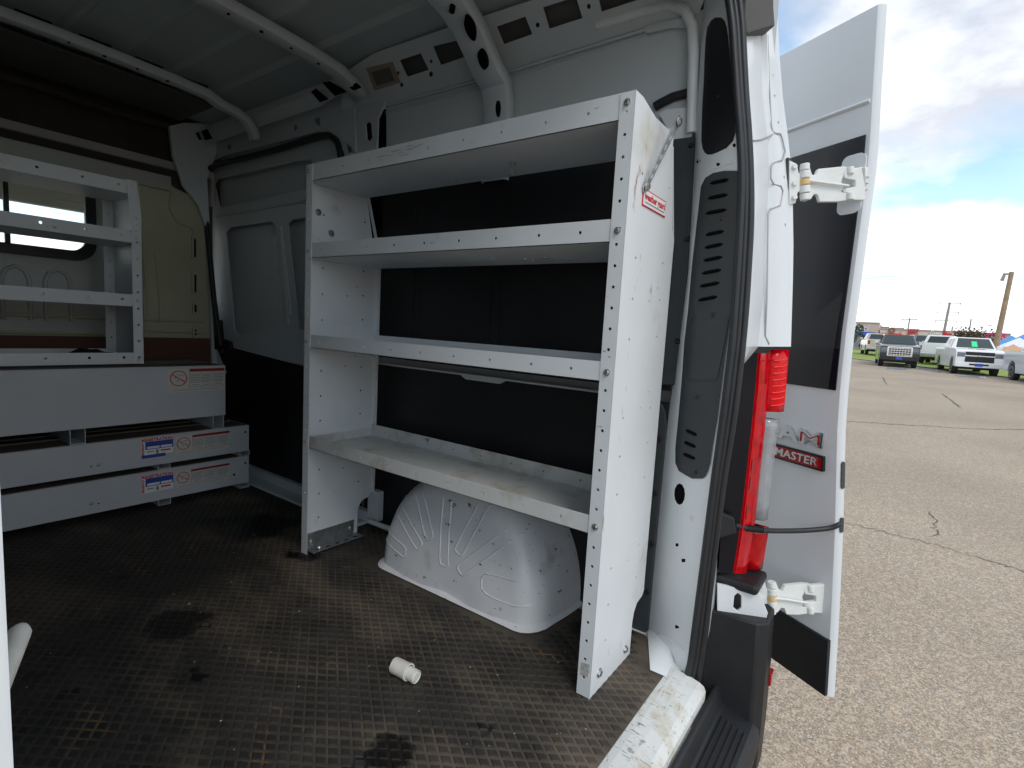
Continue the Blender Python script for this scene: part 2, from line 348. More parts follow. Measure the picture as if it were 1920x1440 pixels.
M_grass = mat('mown grass', (.24, .32, .05), .9, var=.35, vscale=.5, bump=.5, bscale=6)
M_conc = mat('pale concrete', (.45, .44, .41), .85, var=.1, vscale=1)
# cracks run across the lot
def crack(P, w, seed):
    r = random.Random(seed); b = MB(); pts = []
    for (a, c) in zip(P, P[1:]):
        for k in range(14):
            q = V(a).lerp(V(c), k/14); j = .035*min(1, (q-V((CP.x, CP.y, 0))).length/4); pts.append(V((q.x+r.uniform(-j, j), q.y+r.uniform(-j, j), 0)))
    ls = []; rs = []
    for i, p in enumerate(pts):
        d = (pts[min(i+1, len(pts)-1)]-pts[max(0, i-1)]); d = V((-d.y, d.x, 0)).normalized()*w*r.uniform(.3, 1.2)
        for l, s in ((ls, 1), (rs, -1)): q = p+d*s; l.append(V((q.x, q.y, gz(q.x, q.y)+.005)))
    b.loft([ls, rs]); o = b.build('pavement_crack', M_crk, kind='structure'); return o
def g(px, py):
    p = at(px, py, 'z', -.5)
    for _ in range(6): p = at(px, py, 'z', gz(p.x, p.y))
    return V((p.x, p.y, 0))
crack([g(1560, 975), g(1680, 1003), g(1800, 1035), g(1960, 1085)], .005, 1)
crack([g(1580, 790), g(1700, 797), g(1830, 805), g(1960, 806)], .02, 2)
crack([g(1655, 708), g(1662, 722)], .02, 3)
crack([g(1765, 738), g(1785, 752), g(1800, 765)], .025, 4)
crack([g(1750, 960), g(1752, 1010)], .004, 5)
crack([g(1850, 730), g(1960, 745)], .02, 6)

# ================================================================== THE VAN
van = thing('cargo_van', 'white high-roof cargo van seen from its open rear doorway, fitted with steel shelving', 'van', (-.52, 1.5, gz(-.5, 1.5)))
WX = .42
# --- floor pan and underbody
b = MB(); b.box((-1.48, .02, -.10), (.46, 3.25, -.006)); b.build('floor_pan', M_pil, van)
# sill: rolled painted threshold between mat and bumper
prof = [(.05, .0), (.03, .002), (.0, .0), (-.036, -.007), (-.050, -.014), (-.056, -.026), (-.056, -.06), (.05, -.06)]
b = MB(); b.plate([(p[0], p[1]) for p in prof], None, lambda a, c, w: V((-1.32+w, a, c)), 1.60)
b.build('threshold_sill', M_sill, van, bevel=.002)
# roof
def rz(x): return 2.05+.045*(1-((x+.525)/.95)**2)
b = MB(); cols = []
xs = [-1.40]
while xs[-1] < .36: xs.append(xs[-1]+.0175)
for x in xs:
    ph = ((x+1.40) % .21)/.21; dz = .017 if .42 < ph < .64 else 0
    cols.append([V((x, y, rz(x)-dz)) for y in (.1, 1.0, 2.0, 3.1)])
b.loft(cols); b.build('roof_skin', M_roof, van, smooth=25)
b = MB(); b.loft([[V((x, y, z)) for y in (-.02, 1.5, 3.2)] for x, z in ((-1.55, -.1), (-1.55, 1.5), (-1.50, 1.95), (-1.36, 2.13), (-.52, 2.17), (.31, 2.13), (.46, 1.95), (.5, 1.6), (.515, 1.2))])
b.build('outer_shell', M_van, van, smooth=40)
b = MB(); b.loft([[V((.515, y, 1.2)) for y in (-.02, 1.5, 5)], [V((.535, y, .6)) for y in (-.02, 1.5, 5)], [V((.52, y, -.1)) for y in (-.02, 1.5, 5)], [V((.50, y, -.2)) for y in (-.02, 1.5, 5)]])
b.build('outer_side_skin', M_van, van, smooth=40)
b = MB(); b.box((-1.30, -.02, 1.93), (.30, .10, 2.12)); b.build('rear_header', M_van, van, bevel=.01)
b = MB(); b.box((-1.55, -.02, -.1), (-1.38, .14, 2.0)); b.build('rear_pillar', M_van, van, bevel=.01)
b = MB(); b.box((-1.49, .1, -.0), (-1.47, 3.1, 1.92)); b.box((-1.47, .14, 1.0), (-1.455, 3.1, 1.05)); b.build('left_side_lining', M_in, van)
b = MB(); b.plate([(-1.48, 1.9), (-1.36, 2.06), (-1.38, 2.08), (-1.50, 1.92)], None, lambda a, c, w: V((a, .1+w, c)), 3.0); b.build('left_cove_rail', M_in, van)
# bows
def bow(y0, w, parent=van, end=((.15, 1.955), (.24, 1.93), (.31, 1.895))):
    top = [(-1.40, 1.93)]+[(x, rz(x)-.085+.02*(0)) for x in (-1.25, -1.0, -.75, -.5, -.25, -.05, .08)]+list(end)
    sec = [(-w/2-.014, .034), (-w/2-.004, .002), (-w/2, .0), (w/2, .0), (w/2+.004, .002), (w/2+.014, .034)]
    cols = []
    for i, (dy, dd) in enumerate(sec):
        c = []
        for j, (x, z) in enumerate(top):
            a = V(top[max(j-1, 0)]); q = V(top[min(j+1, len(top)-1)]); tg = (q-a).normalized(); nn = V((-tg.y, tg.x))
            c.append(V((x+nn.x*dd, y0+dy, z+nn.y*dd)))
        cols.append(c)
    bb = MB(); bb.loft(cols); ob = bb.build('roof_bow', M_in, parent, smooth=30, solid=.002)
    # near-black blocks painting the shade in the glue gaps along the front edge
    k = 0; sh = MB()
    for x in [-1.2+.2*i for i in range(7)]:
        z = rz(x+.06)-.03; sh.box((x, y0+w/2+.004, z-.012), (x+.11, y0+w/2+.02, z+.012))
    sh.split('glue_gap_shade', M_cavshade, ob)
    return ob, top
bow(2.48, .045, end=((.15, 1.965), (.22, 1.955), (.27, 1.935), (.30, 1.90), (.315, 1.86)))
bow(1.655, .062, end=((.15, 1.985), (.24, 1.975), (.31, 1.95), (.36, 1.92)))
bC, _ = bow(.905, .10, end=((.15, 1.975), (.215, 1.945), (.27, 1.90), (.325, 1.85), (.375, 1.825), (.392, 1.78), (.398, 1.5)))
bow(.22, .085)
for y, n_ in ((2.47, 4), (1.655, 6)):
    hb = MB()
    for i in range(n_):
        x = -.45+i*.12; z = rz(x)-.089; hb.cyl((x, y-.01, z-.0015), (x, y-.01, z+.002), .007 if i % 2 else .005, k=10)
    hb.split('bow_hole_shade', M_cavshade, van)  # solid dark discs, the shade of the bow holes put into their colour
# cove rail with rectangular openings
CN = V((-.16, 0, -.12)).normalized(); CPt = V((.42, .5, 1.90))
wins = [[(749, 113), (789, 100), (804, 131), (764, 144)], [(812, 87), (857, 76), (871, 107), (827, 122)], [(931, 50), (985, 31), (998, 64), (945, 83)],
        [(1018, 14), (1080, -6), (1092, 34), (1030, 54)], [(1120, -12), (1200, -38), (1207, -4), (1128, 22)], [(692, 133), (732, 121), (744, 153), (705, 167)]]
holes = [[(a, b_) for a, b_ in w] for w in wins]
for (hx, hy, r) in ((746, 137, 3), (808, 115, 3), (1008, 47, 4), (1104, 12, 4), (753, 159, 3.5), (808, 139, 4)): holes.append([(hx+r*math.cos(a*.785), hy+r*1.3*math.sin(a*.785)) for a in range(8)])
b = MB(); b.pplate([(640, 222), (640, 140), (700, 100), (860, 45), (1290, -95), (1345, -60), (1310, 25), (1200, 55), (960, 130), (720, 198)], CPt, CN, .002, holes)
b.build('cove_rail', M_in, van)
b = MB(); b.quad((.45, .1, 1.92), (.45, 1.8, 1.92), (.33, 1.8, 2.08), (.33, .1, 2.08)); b.build('cove_shade_backing', M_dkpan, van)  # plate coloured dark to paint the shade seen through the cove openings
lampf = MB(); lampf.pplate([(686, 128), (735, 116), (750, 155), (702, 170)], CPt+CN*.004, CN, .004, [[(695, 136), (730, 126), (740, 151), (706, 161)]]); lf = lampf.build('dome_lamp', mat('lamp tan rim', (.30, .23, .18), .6), van)
b = MB(); b.pplate([(695, 136), (730, 126), (740, 151), (706, 161)], CPt+CN*.002, CN, .003); b.build('lamp_lens', mat('lamp lens off', (.12, .10, .09), .25), lf)
# upper wall skin and side frames
b = MB(); b.quad((.448, .16, 1.45), (.448, 1.80, 1.45), (.425, 1.80, 1.905), (.425, .16, 1.905)); b.build('upper_side_skin', M_in, van)
b = MB(); b.tube([at(720, 200, 'x', .418), at(960, 133, 'x', .418), at(1205, 57, 'x', .418)], .006, 6)
b.tube([at(716, 212, 'x', .424), at(960, 144, 'x', .424), at(1205, 66, 'x', .424)], .003, 6); b.split('cove_flange', M_in, van, smooth=60)
b = MB(); b.tube([at(703, 310, 'x', .428), at(705, 250, 'x', .428), at(712, 222, 'x', .428), at(730, 210, 'x', .428), at(780, 197, 'x', .428), at(960, 148, 'x', .428)], .004, 6); b.build('skin_bead', M_in, van, smooth=60)
# post between sliding door and side panel, with slots
b = MB(); b.pplate([(668, 300), (664, 215), (690, 190), (725, 185), (708, 222), (705, 310)], (.405, 0, 0), (-1, 0, 0), .04, [[(684, 232), (690, 227), (696, 232), (698, 258), (693, 265), (686, 260)]])
b.pplate([(600, 215), (664, 195), (668, 300), (655, 330), (645, 285), (632, 258), (600, 248)], (.40, 0, 0), (-1, 0, 0), .01, [[(645, 262), (665, 285), (650, 287)]])
b.build('door_post', M_in, van, bevel=.002)
b = MB(); b.box((.415, 1.55, 1.0), (.44, 1.75, 1.9)); b.build('post_backing', M_cavshade, van)
# solid near-black ovals painting the shade inside the rear bow's slots
b = MB()
def oval(cx, cy, rx, ry, ang, P, n, bb, t=.003):
    ca, sa = math.cos(ang), math.sin(ang)
    bb.pplate([(cx+rx*math.cos(a)*ca-ry*math.sin(a)*sa, cy+rx*math.cos(a)*sa+ry*math.sin(a)*ca) for a in [i*math.pi/8 for i in range(16)]], P, n, t)
oval(881, 57, 8, 22, -.42, (.205, .955, 1.925), (-.2, 0, -.9), b, .02); oval(904, 113, 7.5, 19, -.3, (.30, .955, 1.85), (-.6, 0, -.7), b, .02)
oval(847, 22, 4, 6, -1, (.10, .94, 1.965), (-.2, 0, -1), b, .02)
b.split('bow_slot_shade', M_cavshade, bC)
b = MB(); oval(934, 203, 5, 17, 0, (.391, 0, 0), (-1, 0, 0), b, .02); b.build('bow_slot_shade', M_cavshade, bC)
# flat liners behind the shelving
b = MB(); b.box((WX, .17, .79), (WX+.006, 1.62, 1.55)); b.box((WX-.002, .17, .0), (WX+.004, 1.62, .755)); b.split('side_liner', M_blk, van, bevel=.001)
b = MB()
for y in (1.29, .86, 1.33, .90): b.tube([(WX-.001, y, .80), (WX-.001, y, 1.44), (WX+.004, y-.02, 1.5)], .0035, 6)
b.split('liner_bead', M_blk, van, smooth=60)
b = MB(); b.box((WX-.012, .35, .757), (WX+.002, 1.52, .764)); b.plate([(.80, .757), (.83, .742), (1.0, .742), (1.03, .757)], None, lambda a, c, w: V((WX-.010+w, a, c)), .01)
b.build('belt_rail', M_in, van)
b = MB(); b.box((WX-.01, .25, 1.515), (WX+.01, .45, 1.56)); b.build('rail_bracket', M_van, van)
b = MB(); b.tube([at(1228, 200, 'x', .43), at(1240, 193, 'x', .43), at(1262, 182, 'x', .43), at(1292, 174, 'x', .43)], .014, 8); b.build('panel_seal', M_rub, van, smooth=60)
b = MB(); b.pplate([(1236, 212), (1250, 205), (1300, 200), (1297, 262), (1262, 264)], (.415, 0, 0), (-1, 0, 0), .004); b.build('pillar_bracket', M_van, van)
b = MB(); b.pplate([(1250, 262), (1303, 255), (1290, 500), (1264, 722), (1232, 722)], (.405, 0, 0), (-1, 0, 0), .02); ls = b.build('pillar_trim_strip', M_plas2, van, bevel=.004)
b = MB(); b.pplate([(1214, 765), (1240, 757), (1248, 775), (1250, 800), (1235, 960), (1222, 1100), (1215, 1182), (1206, 1190), (1180, 1180), (1180, 900)], (.410, 0, 0), (-1, 0, 0), .02); b.build('lower_trim_strip', M_plas2, van, bevel=.004)
b = MB()
for px, py in ((1296, 272), (1289, 448), (1270, 640), (1236, 823), (1228, 925), (1222, 1020), (1214, 1110)):
    q = at(px, py, 'x', .404); b.cyl(q, q-V((.006, 0, 0)), .009, .006, 10)
b.split('trim_clip', M_plas, van, smooth=40)
# corner frame above
b = MB(); b.tube([at(1120, 47, 'x', .40), at(1200, 22, 'x', .40), at(1255, 8, 'x', .40), at(1285, 20, 'x', .40), at(1298, 50, 'x', .40), at(1300, 100, 'x', .40), at(1298, 180, 'x', .41), at(1296, 250, 'x', .412)], .016, 8)
b.build('corner_frame', M_pil, van, smooth=60)
b = MB(); b.pplate([(1200, 56), (1225, 42), (1292, 32), (1288, 56), (1285, 52), (1255, 52), (1215, 62)], (.412, 0, 0), (-1, 0, 0), .004); b.build('frame_flange', M_in, van)

# --- rear pillar, lofted through measured rows
RY = [-260, -120, -40, 40, 110, 180, 260, 340, 420, 500, 580, 640, 700, 770, 830, 880, 960, 1060, 1130, 1190, 1235, 1262]
L1 = [(1330, -120), (1312, 100), (1303, 258), (1290, 500), (1262, 725), (1250, 800), (1235, 960), (1222, 1100), (1214, 1190), (1216, 1255)]
L2 = [(1350, -120), (1330, 0), (1318, 90), (1313, 260), (1310, 340), (1297, 480), (1283, 640), (1268, 850), (1255, 1000), (1240, 1150), (1232, 1255)]
L3 = [(1330, -120), (1362, 0), (1369, 80), (1376, 180), (1383, 270), (1385, 340), (1379, 470), (1367, 640), (1351, 770), (1336, 880), (1313, 1060), (1301, 1150), (1288, 1250), (1272, 1290)]
L4 = [(1365, -120), (1390, 0), (1394, 80), (1400, 200), (1408, 300), (1409, 420), (1402, 560), (1391, 680), (1376, 800), (1358, 900), (1338, 1060), (1325, 1180), (1310, 1285)]
L5 = [(1420, -120), (1432, 0), (1435, 190), (1446, 260), (1448, 330), (1440, 450), (1436, 560), (1428, 640)]
L6 = [(1440, -120), (1456, 0), (1465, 160), (1478, 260), (1486, 340), (1488, 480), (1483, 650)]
def line(Lx, x, rows): return [at(lerp(Lx, y), y, 'x', x) for y in rows]
c1, c2, c3, c4 = line(L1, .418, RY), line(L2, .365, RY), line(L3, .292, RY), line(L4, .32, RY)
b = MB(); b.loft([c1, c2, c3, c4]); b.build('rear_pillar_panel', M_pil, van, smooth=50)
F0 = [at(1214, 1184, 'x', .405), at(1219, 1256, 'z', .003), at(1247, 1268, 'z', .003), at(1264, 1293, 'z', -.004), at(1290, 1310, 'z', -.02)]
F1 = [on_l(y, t_) for y, t_ in ((1186, 0), (1186, .25), (1190, .55), (1225, .85), (1262, 1.0))] if 0 else [at(lerp(L1, 1180)+6, 1178, 'x', .415), at(1232, 1190, 'x', .37), at(1255, 1215, 'x', .34), at(1272, 1262, 'x', .30), at(1300, 1285, 'x', .30)]
b = MB(); b.loft([F0, F1]); b.build('pillar_foot', M_pil, van, smooth=80)
SR = RY+[1285]
s3, s4 = line(L3, .285, SR), line(L4, .312, SR)
sm = []
for tt, rr in ((.16, .0075), (.5, .0085), (.84, .0075)):
    sm.append([a.lerp(c, tt)+V((-.006, -.004, 0)) for a, c in zip(s3, s4)])
def smoothpath(P, n=4):
    o = []
    for i in range(len(P)-1):
        p0, p1, p2, p3 = P[max(0, i-1)], P[i], P[i+1], P[min(len(P)-1, i+2)]
        for k in range(n):
            t_ = k/n; o.append(.5*((2*p1)+(p2-p0)*t_+(2*p0-5*p1+4*p2-p3)*t_*t_+(3*p1-p0-3*p2+p3)*t_**3))
    return o+[P[-1]]
sealo = MB()
sealo.tube(smoothpath(sm[0]), .010, 8); sealo.build('door_seal', M_rub, van, smooth=60)
sealo = MB(); sealo.tube(smoothpath(sm[1]), .008, 8); sealo.tube(smoothpath(sm[2]), .010, 8); sealo.build('door_seal_lip', M_rub, van, smooth=60)
b = MB(); q = at(1284, 1292, 'x', .262); b.tube([q+V((-.022, .004, .012)), q+V((-.006, -.002, -.004)), q+V((.02, -.008, .0)), q+V((.032, -.008, .03))], [.010, .015, .015, .010], 8); b.build('seal_boot', M_rub, van, smooth=60)
# outer jamb
RJ = [-260, -120, -40, 40, 110, 180, 230, 262, 300, 340, 400, 460, 520, 580, 620, 650]
j4 = line(L4, .323, RJ); j5a = line([(p[0]-6, p[1]) for p in L5], .395, RJ); j5 = line(L5, .405, RJ); j5g = [p+V((.004, .014, 0)) for p in j5]; j5b = line([(p[0]+5, p[1]) for p in L5], .412, RJ)
j6a = line([(p[0]-9, p[1]) for p in L6], .485, RJ); j6 = line(L6, .50, RJ); j7 = [p+V((.016, .02, 0)) for p in j6]; j8 = [V((.52, .2, p.z)) for p in j6]
b = MB(); b.loft([j4, j5a, j5g, j5b, j6a, j6, j7, j8]); b.build('outer_jamb', M_van, van, smooth=70)
def on_jamb(px, py, off=.002):
    a4, a5, a6 = lerp(L4, py), lerp(L5, py), lerp(L6, py)
    x = .323+(.405-.323)*(px-a4)/(a5-a4) if px < a5 else .405+(.50-.405)*(px-a5)/(a6-a5)
    return at(px, py, 'x', x)+V((-.5, -.85, 0))*off
M_caulk = mat('seam sealer', (.42, .44, .44), .6)
for P_ in ([(1438, 66), (1441, 150), (1445, 235), (1447, 246), (1452, 250), (1462, 251), (1466, 262), (1471, 285), (1466, 300), (1449, 306), (1445, 312), (1444, 335), (1450, 346), (1463, 349), (1467, 358), (1462, 385), (1442, 393), (1439, 402), (1437, 560), (1434, 630), (1441, 645)],
           [(1412, 264), (1426, 262), (1440, 256), (1452, 250)]):
    b = MB(); b.tube([on_jamb(*p) for p in P_], .0022, 6); b.build('jamb_seam', M_caulk, van, smooth=60)
b = MB()
for py in (140, 178, 228, 330, 420): b.cyl(on_jamb(lerp(L6, py)-14, py, 0), on_jamb(lerp(L6, py)-14, py, .003), .0035, k=8)
b.split('spot_weld', M_van, van)
# lower jamb: white face left of the lamp, and hinge bracket
RK = [650, 690, 740, 800, 860, 920, 980, 1040, 1080, 1120, 1180, 1240, 1290, 1310]
k4 = line(L4, .323, RK); LK = [(1425, 648), (1398, 668), (1384, 700), (1376, 760), (1366, 860), (1354, 960), (1345, 1040), (1342, 1110), (1338, 1160), (1322, 1240), (1304, 1320)]
k5a = line([((a+lerp(L4, c)*1.0)/2, c) for a, c in LK], .350, RK); k5 = line(LK, .385, RK); k6 = [p+V((.03, .05, 0)) for p in k5]
b = MB(); b.loft([k4, k5a, k5, k6]); b.build('lower_jamb', M_van, van, smooth=60)
b = MB(); b.pplate([(1345, 1095), (1425, 1112), (1440, 1150), (1432, 1180), (1345, 1150)], (.40, -.10, .25), (-.9, -.42, 0), .01, [[(1377, 1118), (1383, 1112), (1390, 1117), (1390, 1140), (1383, 1146), (1375, 1140)]])
b.build('hinge_bracket', M_van, van, bevel=.002)
b = MB(); b.box((.42, -.02, .27), (.50, .05, .93)); b.build('lamp_pocket', M_cavshade, van)
# pillar cut-outs: upper foam, vent trim, painted shade of small slots
def on_pillar(px, py, off=.004):
    a1, a2, a3 = lerp(L1, py), lerp(L2, py), lerp(L3, py)
    if px < a2: t_ = (px-a1)/(a2-a1); x = .418+(.365-.418)*t_
    else: t_ = (px-a2)/(a3-a2); x = .365+(.292-.365)*t_
    p = at(px, py, 'x', x); d = (CP-p).normalized(); return p+V((-.8, -.5, 0)).normalized()*off
def pil_patch(rows, name, m, off=.004, th=.004, parent=van, bev=0, nx=5):
    """rows: (py, px_left, px_right)"""
    b = MB(); F = [[on_pillar(l+(r-l)*k/nx, y, off) for y, l, r in rows] for k in range(nx+1)]
    G = [[p+V((.8, .5, 0)).normalized()*th for p in c] for c in F]
    b.loft(F); b.loft(G); b.loft([F[0], G[0]]); b.loft([F[-1], G[-1]])
    b.loft([[c[0] for c in F], [c[0] for c in G]]); b.loft([[c[-1] for c in F], [c[-1] for c in G]])
    return b.build(name, m, parent, smooth=40, bevel=bev)
pil_patch([(34, 1340, 1352), (40, 1332, 1358), (52, 1326, 1362), (72, 1323, 1365), (110, 1321, 1368), (160, 1319, 1373), (215, 1316, 1377), (250, 1315, 1378), (265, 1315, 1374), (278, 1317, 1362), (286, 1321, 1345), (290, 1326, 1334)], 'pillar_foam_cover', M_blk, .003)
# vent panel, the shade of its slots painted as near-black tubes
vt = pil_patch([(322, 1355, 1381), (326, 1335, 1383), (334, 1322, 1383), (350, 1314, 1383), (420, 1306, 1381), (500, 1297, 1375), (580, 1290, 1369), (640, 1283, 1362), (700, 1279, 1354), (780, 1272, 1344), (840, 1266, 1334), (868, 1266, 1330), (882, 1272, 1326), (890, 1285, 1322), (896, 1296, 1316)], 'pillar_vent_panel', M_plas2, .008, .008)
for i, (y, l, r) in enumerate([(342, 1330, 1364), (370, 1326, 1362), (398, 1322, 1360), (438, 1322, 1355), (462, 1320, 1353), (486, 1318, 1352), (510, 1315, 1350), (534, 1311, 1347), (560, 1308, 1343), (810, 1285, 1305), (832, 1282, 1303), (854, 1280, 1302)]):
    s_ = (-7 if y < 700 else 8); b = MB(); pts = []
    for k in range(7): pts.append(on_pillar(l+(r-l)*k/6, y+s_*(k/6-.5)*(1 if y < 700 else 1.2), .0085))
    b.tube(pts, [.002]+[.0055]*5+[.002], 6); b.build('vent_slot_shade', M_cavshade, vt, smooth=60)
pil_patch([(598, 1296, 1362), (604, 1293, 1362), (630, 1290, 1358), (700, 1286, 1344), (712, 1288, 1340)], 'vent_pocket', M_plas2, .012, .004, vt)
b = MB()
for px, py in ((1352, 411), (1306, 744), (1304, 884), (1336, 590), (1300, 598)): q = on_pillar(px, py, .008); b.cyl(q, q+V((-.8, -.5, 0))*.004, .006, .005, 10)
b.split('vent_screw', M_plas, vt, smooth=40)
b = MB()
for px, py, rx, ry in ((1274, 926, 10, 20), (1269, 1021, 3, 3.5), (1281, 1050, 5, 4.5), (1269, 1174, 5, 4.5), (1346, 309, 4, 4), (1310, 302, 3, 3), (1376, 273, 3, 3.5)):
    k_ = 12 if rx > 6 else (4 if rx > 3.6 else 8)
    P_ = [on_pillar(px+rx*math.cos(2*math.pi*i/k_+(.785 if k_ == 4 else 0)), py+ry*math.sin(2*math.pi*i/k_+(.785 if k_ == 4 else 0)), .003) for i in range(k_)]
    i0 = b.add(P_+[p+V((.01, .006, 0)) for p in P_]); b.face([i0+i for i in range(k_)])
    for i in range(k_): b.face((i0+i, i0+(i+1) % k_, i0+k_+(i+1) % k_, i0+k_+i))
b.split('pillar_slot_shade', M_cavshade, van)  # raised dark shapes painting the shade inside the pillar slots
b = MB(); b.tube([on_pillar(x, y, .002) for x, y in ((1306, 325), (1330, 318), (1375, 305))], .0025, 6); b.tube([on_pillar(x, y, .002) for x, y in ((1234, 1190), (1250, 1195), (1270, 1206), (1282, 1215))], .003, 6); b.split('pillar_weld_seam', M_pil, van, smooth=60)
# black bump stop at the top of the jamb
b = MB(); b.pplate([(1398, -40), (1452, -60), (1452, 10), (1455, 48), (1440, 52), (1399, 64), (1395, 30)], (.385, -.05, 1.7), (-.7, -.7, 0), .05); b.build('door_stop_buffer', mat('grey rubber', (.09, .085, .08), .6, var=.15, vscale=9), van, bevel=.006, seg=3)

# --- tail lamp
tl = thing('tl', '', '', (0, 0, 0)); bpy.data.objects.remove(tl)
TR = [662, 690, 730, 770, 810, 860, 910, 960, 1010, 1060, 1074]
T0 = [(1402, 664), (1385, 695), (1376, 760), (1366, 860), (1354, 960), (1347, 1070)]
T1 = [(1421, 664), (1416, 730), (1408, 810), (1398, 900), (1386, 1000), (1374, 1074)]
T2 = [(1446, 660), (1441, 730), (1434, 810), (1424, 900), (1414, 1000), (1400, 1076)]
T3 = [(1479, 653), (1474, 720), (1470, 765), (1462, 820), (1452, 900), (1442, 1000), (1432, 1060)]
t0, t1, t2, t3 = line(T0, .392, TR), line(T1, .412, TR), line(T2, .475, TR), line(T3, .525, TR)
b = MB(); b.loft([t0, t1, [p+V((.02, .05, 0)) for p in t1], [p+V((.05, .09, 0)) for p in t0]]); hs = b.build('lamp_housing', mat('gloss black housing', (.006, .006, .009), .25, spec=.35), van, smooth=40)
lm = MB(); lm.loft([[p+V((0, .0, 0)) for p in t1], [p+V((.0, -.005, 0)) for p in t1], [p.lerp(q, .5)+V((-.003, -.007, 0)) for p, q in zip(t1, t2)], t2, [p+V((.004, .015, 0)) for p in t2]]); tlp = lm.build('tail_lamp', M_red, van, smooth=50)
def side(name, m, rows, inset=0, bot=0):
    """lens panel wrapping from the crease t2 round to the body side"""
    r0 = [at(lerp(T2, y)-1, y, 'x', .474) for y in rows]
    r3 = [at(lerp(T3, y)-inset, y, 'x', .524) for y in rows]
    md = [p.lerp(q, .5)+V((-.002, -.007, 0)) for p, q in zip(r0, r3)]
    bk = [q+V((.004, .05, 0)) for q in r3]
    b = MB(); b.loft([r0, md, r3, bk]); return b.build(name, m, tlp, smooth=60, solid=.002)
side('side_lens', M_redb, [656, 675, 700, 730, 755, 772])
side('reversing_lens', M_clear, [786, 800, 830, 860, 900, 940, 975], 6)
side('lower_side_lens', M_red, [988, 1005, 1030, 1050, 1068], 2)
b = MB()
for k in range(8):
    y = 676+k*12; a = at(lerp(T2, y)+3, y, 'x', .478)+V((-.002, -.006, 0)); c = at(lerp(T3, y)-5, y-4, 'x', .520)+V((-.002, -.006, 0)); b.tube([a, a.lerp(c, .5)+V((-.001, -.006, 0)), c], .0018, 6)
b.split('lens_rib', mat('lens rib red', (.95, .05, .05), .2, spec=.3), tlp, smooth=60)
b = MB(); q = at(1432, 915, 'x', .50); b.cyl(q+V((0, .03, 0)), q+V((0, .01, 0)), .018, .026, 16); b.build('reversing_reflector', M_chrome, tlp, smooth=40)
for y0, y1 in ((862, 884), (894, 918), (950, 972)):
    P_ = [at(lerp(T1, y)+d if d > 0 else lerp(T2, y)+d, y, 'x', xx)+V((-.001, -.004, 0)) for y, d, xx in ((y0, 6, .42), (y0, -7, .465), (y1, -7, .465), (y1, 6, .42))]
    b = MB(); b.quad(*P_); b.build('lamp_segment', M_redd, tlp, solid=.001)
b = MB(); b.tube([at(lerp(T1, y)+2, y, 'x', .413)+V((-.001, -.005, 0)) for y in TR], .0022, 6); b.build('lens_edge', M_redb, tlp, smooth=60)
b = MB(); b.tube([at(lerp(T1, 676)+2, 676, 'x', .415)+V((0, -.006, 0)), at(lerp(T2, 674), 674, 'x', .473)+V((0, -.006, 0))], .0016, 6); b.build('lens_edge', M_redb, tlp, smooth=60)
b = MB(); b.box((.39, -.142, .238), (.53, -.02, .268)); b.build('lamp_base_cap', M_plas, van, bevel=.012, seg=3)

# --- rear bumper and step
b = MB()
b.plate([(-.060, -.045), (-.054, -.30), (-.17, -.32), (-.192, -.17), (-.186, -.135), (-.170, -.122), (-.088, -.098), (-.074, -.050)], None, lambda a, c, w: V((-1.40+w, a, c)), 1.78)
bp = b.build('rear_bumper', M_plas, van, bevel=.006, seg=3)
b = MB()
for i in range(5):
    y = -.100-i*.015; z_ = -.098-(-.088-y)*.29; b.box((-1.2, y-.003, z_-.002), (.31, y+.003, z_+.004))
b.split('step_rib', M_plas, bp, bevel=.0015)
# upright corner block
b = MB(); o_ = [(.358, -.035), (.37, -.165), (.40, -.187), (.50, -.185), (.545, -.14), (.56, -.04), (.56, 0), (.38, 0)]
o2 = [(.385, -.02), (.40, -.135), (.425, -.155), (.50, -.16), (.535, -.12), (.55, -.04), (.55, 0), (.40, 0)]
lev = [(-.30, o_), (-.14, o_), (.02, [(p[0]+.002, p[1]+.004) for p in o_]), (.17, [(p[0]+.006, p[1]+.01) for p in o_])]
n_ = len(o_); ids = [b.add([V((p[0], p[1], z)) for p in o]) for z, o in lev]
for a_, c_ in zip(ids, ids[1:]):
    for i in range(n_): b.face((a_+i, a_+(i+1) % n_, c_+(i+1) % n_, c_+i))
b.face([ids[-1]+i for i in range(n_)]); b.face([ids[0]+i for i in range(n_)])
b.build('bumper_corner', M_plas, van, smooth=35, bevel=.006)
b = MB(); q = at(1384, 1285, 'x', .47); b.box((.48, -.190, -.06), (.515, -.165, -.02)); b.build('bumper_reflector', M_redd, van, bevel=.003)

# --- open rear door
E_ = [(1.884, -.243), (1.72, -.252), (1.546, -.262), (1.45, -.266), (1.2, -.264), (1.0, -.262), (.83, -.265), (.72, -.270), (.6, -.28), (.42, -.295), (.26, -.306), (.1, -.316), (-.09, -.326)]
D_ = V((.52, .854, 0)).normalized(); DN = V((-D_.y, D_.x, 0)); DW = .80
def ez(z):
    for (a, ya), (c, yc) in zip(E_, E_[1:]):
        if c <= z <= a: return yc+(ya-yc)*(z-c)/(a-c)
    return E_[0][1] if z > E_[0][0] else E_[-1][1]
def dp(u, z, off=0): return V((.60, ez(z), z))+D_*u+DN*off
zz = [e_[0] for e_ in E_]
b = MB()
cols = [[dp(u, z) for z in zz] for u in (0, .2, .4, .6, DW)]
back = [[dp(u, z, -.028) for z in zz] for u in (DW, .4, -.006)]
edge = [[dp(-.011, z, -.02) for z in zz], [dp(-.007, z, -.006) for z in zz]]
b.loft(cols+back+edge, closed=True)
